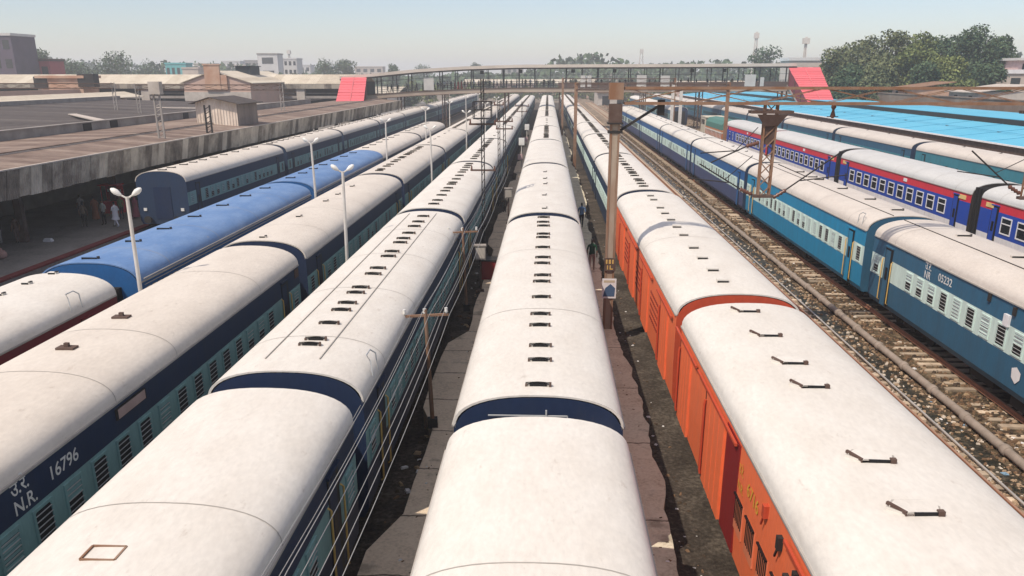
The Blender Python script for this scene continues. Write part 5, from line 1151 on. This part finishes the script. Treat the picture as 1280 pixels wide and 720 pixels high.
def tree(name, label, x, y, h, w, m, seed, leaf=.5, n=6000, group=None, trunk=.28, z0=-.4):
    g = np.random.default_rng(seed); t = thing(name, label, 'tree', (x, y, z0), 0, group)
    b = MB(); th = h * trunk; b.tube([(0, 0, 0), (w * .02, 0, th * .6), (0, w * .02, th * 1.2), (w * .03, 0, h * .62)], [h * .03, h * .024, h * .018, h * .008], 8)
    nc = 26; C = []
    for k in range(nc):
        a = g.uniform(0, 2 * math.pi); u = g.uniform(0, 1); zz = th + (h - th) * (.10 + .82 * u); prof = math.sin(math.pi * min(1, .18 + .78 * u)) ** .7
        rr = w * .5 * prof * g.uniform(.25, .92); s = w * g.uniform(.13, .22); C.append((rr * math.cos(a), rr * math.sin(a) * .8, zz, s))
    C.append((0, 0, h * .80, w * .26)); C.append((w * .05, 0, h * .58, w * .30))
    for c in C[:14]: b.tube([(0, 0, th * .9), (c[0] * .5, c[1] * .5, th + (c[2] - th) * .6), c[:3]], [h * .013, h * .008, h * .003], 5)
    b.build('trunk', m_bark, t)
    C = np.array(C); wts = C[:, 3] ** 2; idx = g.choice(len(C), n, p=wts / wts.sum()); d = g.normal(size=(n, 3)); d /= np.linalg.norm(d, axis=1)[:, None]
    rad = g.uniform(.25, 1.0, n) ** .45 * g.uniform(.8, 1.12, n); P = C[idx, :3] + d * (rad * C[idx, 3])[:, None] * np.array([1.1, 1.0, .82])
    nr = d * .7 + g.normal(size=(n, 3)) * .8; nr[:, 2] += .35; nr /= np.linalg.norm(nr, axis=1)[:, None]; tx = np.cross(nr, g.normal(size=(n, 3))); tx /= np.linalg.norm(tx, axis=1)[:, None]; ty = np.cross(nr, tx)
    L = (leaf * g.uniform(.6, 1.4, n))[:, None]; Wd = L * g.uniform(.35, .65, n)[:, None]
    V = np.stack([P - tx * L * .5, P + ty * Wd * .5, P + tx * L * .5, P - ty * Wd * .5], 1).reshape(-1, 3)
    me = bpy.data.meshes.new('crown'); me.vertices.add(4 * n); me.vertices.foreach_set('co', V.ravel()); me.loops.add(4 * n); me.loops.foreach_set('vertex_index', np.arange(4 * n)); me.polygons.add(n)
    me.polygons.foreach_set('loop_start', np.arange(n) * 4); me.polygons.foreach_set('loop_total', np.full(n, 4)); me.materials.append(m); me.update(); me.validate(); ob('crown', me, t)
def tx_(px, y): return (px - 685) * (y - 2) / 1108
def th_(py, y): return 9.7 + .4 + (93 - py) * y / 1177
for i, (px, py, y, w, m, lab) in enumerate([
        (1052, 52, 178, 11, m_leaf1, 'olive green tree beside the right pink stair canopy'), (1082, 45, 186, 12, m_leaf1, 'broad olive tree second from the right pink canopy'),
        (1112, 41, 180, 11, m_leaf1, 'olive tree with a high rounded top in the middle of the right grove'), (1140, 44, 172, 10, m_leaf3, 'bright yellow green tree in the middle of the right grove'),
        (1168, 40, 184, 12, m_leaf2, 'deep green tree left of the tallest tree'), (1206, 27, 180, 13, m_leaf2, 'tallest deep green tree of the right grove'),
        (1240, 45, 176, 10, m_leaf2, 'deep green tree leaning towards the pale house at the right'), (1098, 72, 160, 9, m_leaf1, 'low olive bushy tree in front of the right grove'),
        (1178, 74, 158, 9, m_leaf3, 'low bright green tree in front of the tallest tree'), (1150, 78, 156, 8, m_leaf2, 'low dark bushy tree in the middle of the right grove'), (1222, 76, 160, 9, m_leaf2, 'low dark green tree beside the pale house'), (1060, 80, 162, 8, m_leaf2, 'low dark bushy tree beside the right pink canopy')]):
    tree('broadleaf_tree', lab, tx_(px, y), y, th_(py, y), w, m, 20 + i, .62, 8500, 'trees of the right grove', .2)
for i, (px, py, y, w, m, lab) in enumerate([
        (952, 58, 300, 14, m_leaf2, 'round tree showing above the footbridge near its right end'), (36, 62, 330, 14, m_leaf2, 'dark tree with ragged top right of the red block'), (80, 76, 340, 18, m_leaf2, 'low wide tree left of the big rounded tree'),
        (137, 67, 350, 21, m_leaf2, 'big rounded dark tree above the cream hall roof'), (180, 78, 420, 18, m_leaf2, 'hazy low tree right of the big rounded tree'), (405, 75, 420, 17, m_leaf2, 'rounded hazy tree right of the white tower house'), (430, 74, 430, 15, m_leaf2, 'hazy tree touching the rounded tree above the left stairs'),
        (490, 78, 420, 9, m_leaf2, 'small dark hazy tree above the left end of the footbridge'), (530, 80, 620, 18, m_leaf2, 'very faint tree above the footbridge roof at left'), (595, 77, 640, 12, m_leaf2, 'very faint round tree above the footbridge roof'), (895, 77, 520, 16, m_leaf2, 'faint low tree left of the round tree above the footbridge'), (815, 77, 620, 12, m_leaf2, 'faint tree above the footbridge next to the telecom tower')]):
    tree('broadleaf_tree', lab, tx_(px, y), y, th_(py, y), w, m, 60 + i, .95, 2600, 'far trees along the horizon', .12)
for i in range(34):
    y = rnd.uniform(262, 360); x = -46 + i * 3.6 + rnd.uniform(-1, 1)
    if -30 < x < 17 and y < 335: y = rnd.uniform(336, 380)
    tree('bush', 'scrubby bush beyond the footbridge, %s from the left' % FIRST[i], x, y, rnd.uniform(4.5, 8.5), rnd.uniform(6, 9), [m_leaf1, m_leaf2, m_leaf3][i % 3], 300 + i, .9, 700, 'bushes beyond the footbridge', .05)
# far wood reading as one mass along the horizon
g = np.random.default_rng(5); n = 52000; X = g.uniform(-800, 800, n); Yw = g.uniform(430, 760, n)
top = 12 + 4 * np.sin(X * .013) + 4 * np.sin(X * .031 + 1) + 3 * np.sin(X * .09); Z = g.uniform(0, 1, n) ** .7 * np.clip(top, 8, 30)
d = g.normal(size=(n, 3)); tx = np.cross(d, g.normal(size=(n, 3))); tx /= np.linalg.norm(tx, axis=1)[:, None]; d /= np.linalg.norm(d, axis=1)[:, None]; ty = np.cross(d, tx); Lf = g.uniform(1.8, 4.2, n)[:, None]
P = np.stack([X, Yw, Z], 1); V = np.stack([P - tx * Lf * .5, P + ty * Lf * .4, P + tx * Lf * .5, P - ty * Lf * .4], 1).reshape(-1, 3)
me = bpy.data.meshes.new('far_wood'); me.from_pydata(V.tolist(), [], np.arange(4 * n).reshape(-1, 4).tolist()); me.materials.append(m_leaf2); o = ob('far_wood', me); tag(o, 'far hazy belt of trees along the whole horizon', 'wood', kind='stuff')
# ---------------------------------------------------------------- buildings
def building(name, label, x, y, w, d, h, m, storeys, cols, group=None, top=None, cat='building'):
    t = thing(name, label, cat, (x, y, -.4), 0, group); b = MB(); b.box(-w / 2, w / 2, 0, d, 0, h); b.build('wall', m, t)
    b = MB(); b.box(-w / 2 - .25, w / 2 + .25, -.25, d + .25, h, h + .7); b.build('parapet', top or m, t)
    sh = h / storeys
    for i in range(storeys):
        for j in range(cols):
            xx = -w / 2 + w * (j + .5) / cols; b = MB(); b.box(xx - w / cols * .28, xx + w / cols * .28, -.06, .05, i * sh + sh * .3, i * sh + sh * .78); b.build('window', m_glass, t)
    return t
m_purp = mat('mauve_plaster', (0.11, 0.085, 0.115), 0.8, amt=0.6, scale=.3); m_redb = mat('red_plaster', (0.34, 0.07, 0.08), 0.85, amt=.5, scale=.3); m_hw = mat('hazy_white', (0.62, 0.60, 0.57), .9, amt=.4, scale=.2); m_tq = mat('turquoise_plaster', (0.12, 0.42, 0.42), .9); m_lb = mat('pale_plaster', (0.52, 0.44, 0.37), .9, amt=.5, scale=.3)
building('apartment_block', 'tall mauve apartment block at the left edge', tx_(-12, 250), 250, 6.8, 12, th_(44, 250), m_purp, 4, 2, top=m_hw)
building('apartment_block', 'low dark red block beside the mauve apartment block', tx_(34, 262), 262, 6.8, 8, th_(76, 262), m_redb, 2, 2, top=m_rustd)
building('tower_house', 'white tower house with dark flat top above the hall roof', tx_(332, 480), 480, 11, 10, th_(68, 480), m_hw, 3, 1, top=m_par)
building('office_block', 'long hazy white office block beside the white tower house', tx_(352, 500), 500, 15, 12, th_(74, 500), m_hw, 4, 6)
building('small_house', 'turquoise painted house between far trees at left', tx_(213, 420), 420, 10, 8, th_(80, 420), m_tq, 2, 4)
building('small_house', 'pale flat house right of the turquoise house', tx_(231, 380), 380, 7, 8, th_(86, 380), m_lb, 1, 3)
bh = building('corner_house', 'pale pink and cream two storey house at the right edge behind the trees', tx_(1278, 172), 168, 12.0, 10, th_(92, 170), m_lb, 3, 4, top=m_wht)
b = MB(); b.box(-4.0, 6, 1, 9, th_(92, 170) + .7, th_(76, 170)); b.build('upper_storey', mat('pink_plaster', (0.56, 0.40, 0.38), .9), bh)
b = MB(); b.box(-4.6, 6.5, .2, 9.6, th_(76, 170), th_(73, 170)); b.build('roof', m_hw, bh)
for q in (-2.6, -.2, 2.4):
    b = MB(); b.box(q - .6, q + .6, .9, 1.05, th_(90, 170), th_(80, 170)); b.build('window', m_black, bh)
building('flat_house', 'pale flat roofed house just behind the right pink canopy', tx_(1003, 215), 215, 7.6, 8, th_(76, 215), m_lb, 2, 3, top=m_hw)
for i, (px, py, y, w) in enumerate([(200, 84, 620, 16), (250, 80, 640, 14), (268, 84, 600, 10), (285, 77, 660, 14), (300, 82, 640, 18), (312, 76, 680, 12), (372, 82, 640, 16), (460, 84, 700, 22), (640, 85, 720, 18), (720, 84, 700, 14), (775, 83, 680, 16), (850, 84, 690, 18), (60, 84, 640, 20), (225, 86, 560, 12)]):
    building('far_block', 'hazy pale block in the far skyline, %s from the left' % FIRST[[13, 1, 2, 3, 4, 5, 6, 7, 8, 9, 10, 11, 12, 0][i] if False else sorted([60, 200, 225, 250, 268, 285, 300, 312, 372, 460, 640, 720, 775, 850]).index(px)], tx_(px, y), y, w, 12, th_(py, y), [m_hw, m_lb, m_conc][i % 3], 3, 4, 'hazy blocks of the far skyline')
def tower(px, py, y, label, w=2.2):
    h = th_(py, y); t = thing('telecom_tower', label, 'tower', (tx_(px, y), y, -.4)); b = MB()
    for sx in (-1, 1):
        for sy in (-1, 1): b.bar((sx * w, sy * w, 0), (sx * w * .22, sy * w * .22, h), .3)
    for k in range(int(h / 4)):
        u = k * 4 / h; s = w * (1 - .78 * u); b.bar((-s, -s, k * 4), (s, -s, k * 4 + 4), .16); b.bar((s, -s, k * 4), (-s, -s, k * 4 + 4), .16)
    b.build('lattice', m_lamp, t); b = MB(); b.box(-1, 1, -1, 1, h * .9, h * .98); b.build('antenna', m_lamp, t)
tower(800, 61, 520, 'faint lattice telecom tower above the middle of the footbridge'); tower(939, 41, 420, 'thin lattice telecom tower left of the round tree', 1.4); tower(1000, 47, 300, 'thin antenna tower above the right end of the footbridge', .7); tower(360, 62, 520, 'short antenna mast beside the far white block', 1)
for i, (x, y, w, h, lab, mm) in enumerate([(-56, 262, 22, 6.5, 'low pale goods shed beyond the left end of the footbridge', m_cream_roof), (-8, 400, 60, 8, 'long pale goods shed far beyond the middle trains', m_cream_roof), (24, 300, 14, 6, 'small rusty goods shed beyond the right half of the footbridge', m_rust), (62, 320, 30, 8, 'wide goods shed beyond the right end of the footbridge', m_cream_roof)]):
    t = thing('goods_shed', lab, 'shed', (x, y, -.4)); b = MB(); b.box(-w / 2, w / 2, 0, 24, 0, h - 1.6); b.build('wall', m_wall_p if i % 2 else m_wall_w, t)
    b = MB(); plate(b, [(-w / 2 - .6, -1, h - 1.6), (w / 2 + .6, -1, h - 1.6), (w / 2 + .6, 12, h), (-w / 2 - .6, 12, h)], .15); plate(b, [(-w / 2 - .6, 12.01, h), (w / 2 + .6, 12.01, h), (w / 2 + .6, 25, h - 1.6), (-w / 2 - .6, 25, h - 1.6)], .15); b.build('roof', mm, t)
    for q in range(int(w / 5)):
        b = MB(); b.box(-w / 2 + 1.5 + q * 5, -w / 2 + 4 + q * 5, -.08, .05, 0, h - 2.8); b.build('doorway', m_black, t)
# ---------------------------------------------------------------- air
hz = MB(); hz.box(-1950, 1950, -70, 2950, -1.5, 42); ho = hz.build('haze', [])
hm = bpy.data.materials.new('haze_air'); hm.use_nodes = True; t = hm.node_tree; t.nodes.remove(t.nodes['Principled BSDF']); pv = t.nodes.new('ShaderNodeVolumePrincipled')
pv.inputs['Color'].default_value = (0.93, 0.97, 1.0, 1); pv.inputs['Density'].default_value = 0.00062; pv.inputs['Anisotropy'].default_value = 0.2
t.links.new(pv.outputs[0], t.nodes['Material Output'].inputs['Volume']); ho.data.materials.append(hm); ho['kind'] = 'stuff'; ho['label'] = 'pale dusty haze filling the air over the yard'; ho['category'] = 'haze'
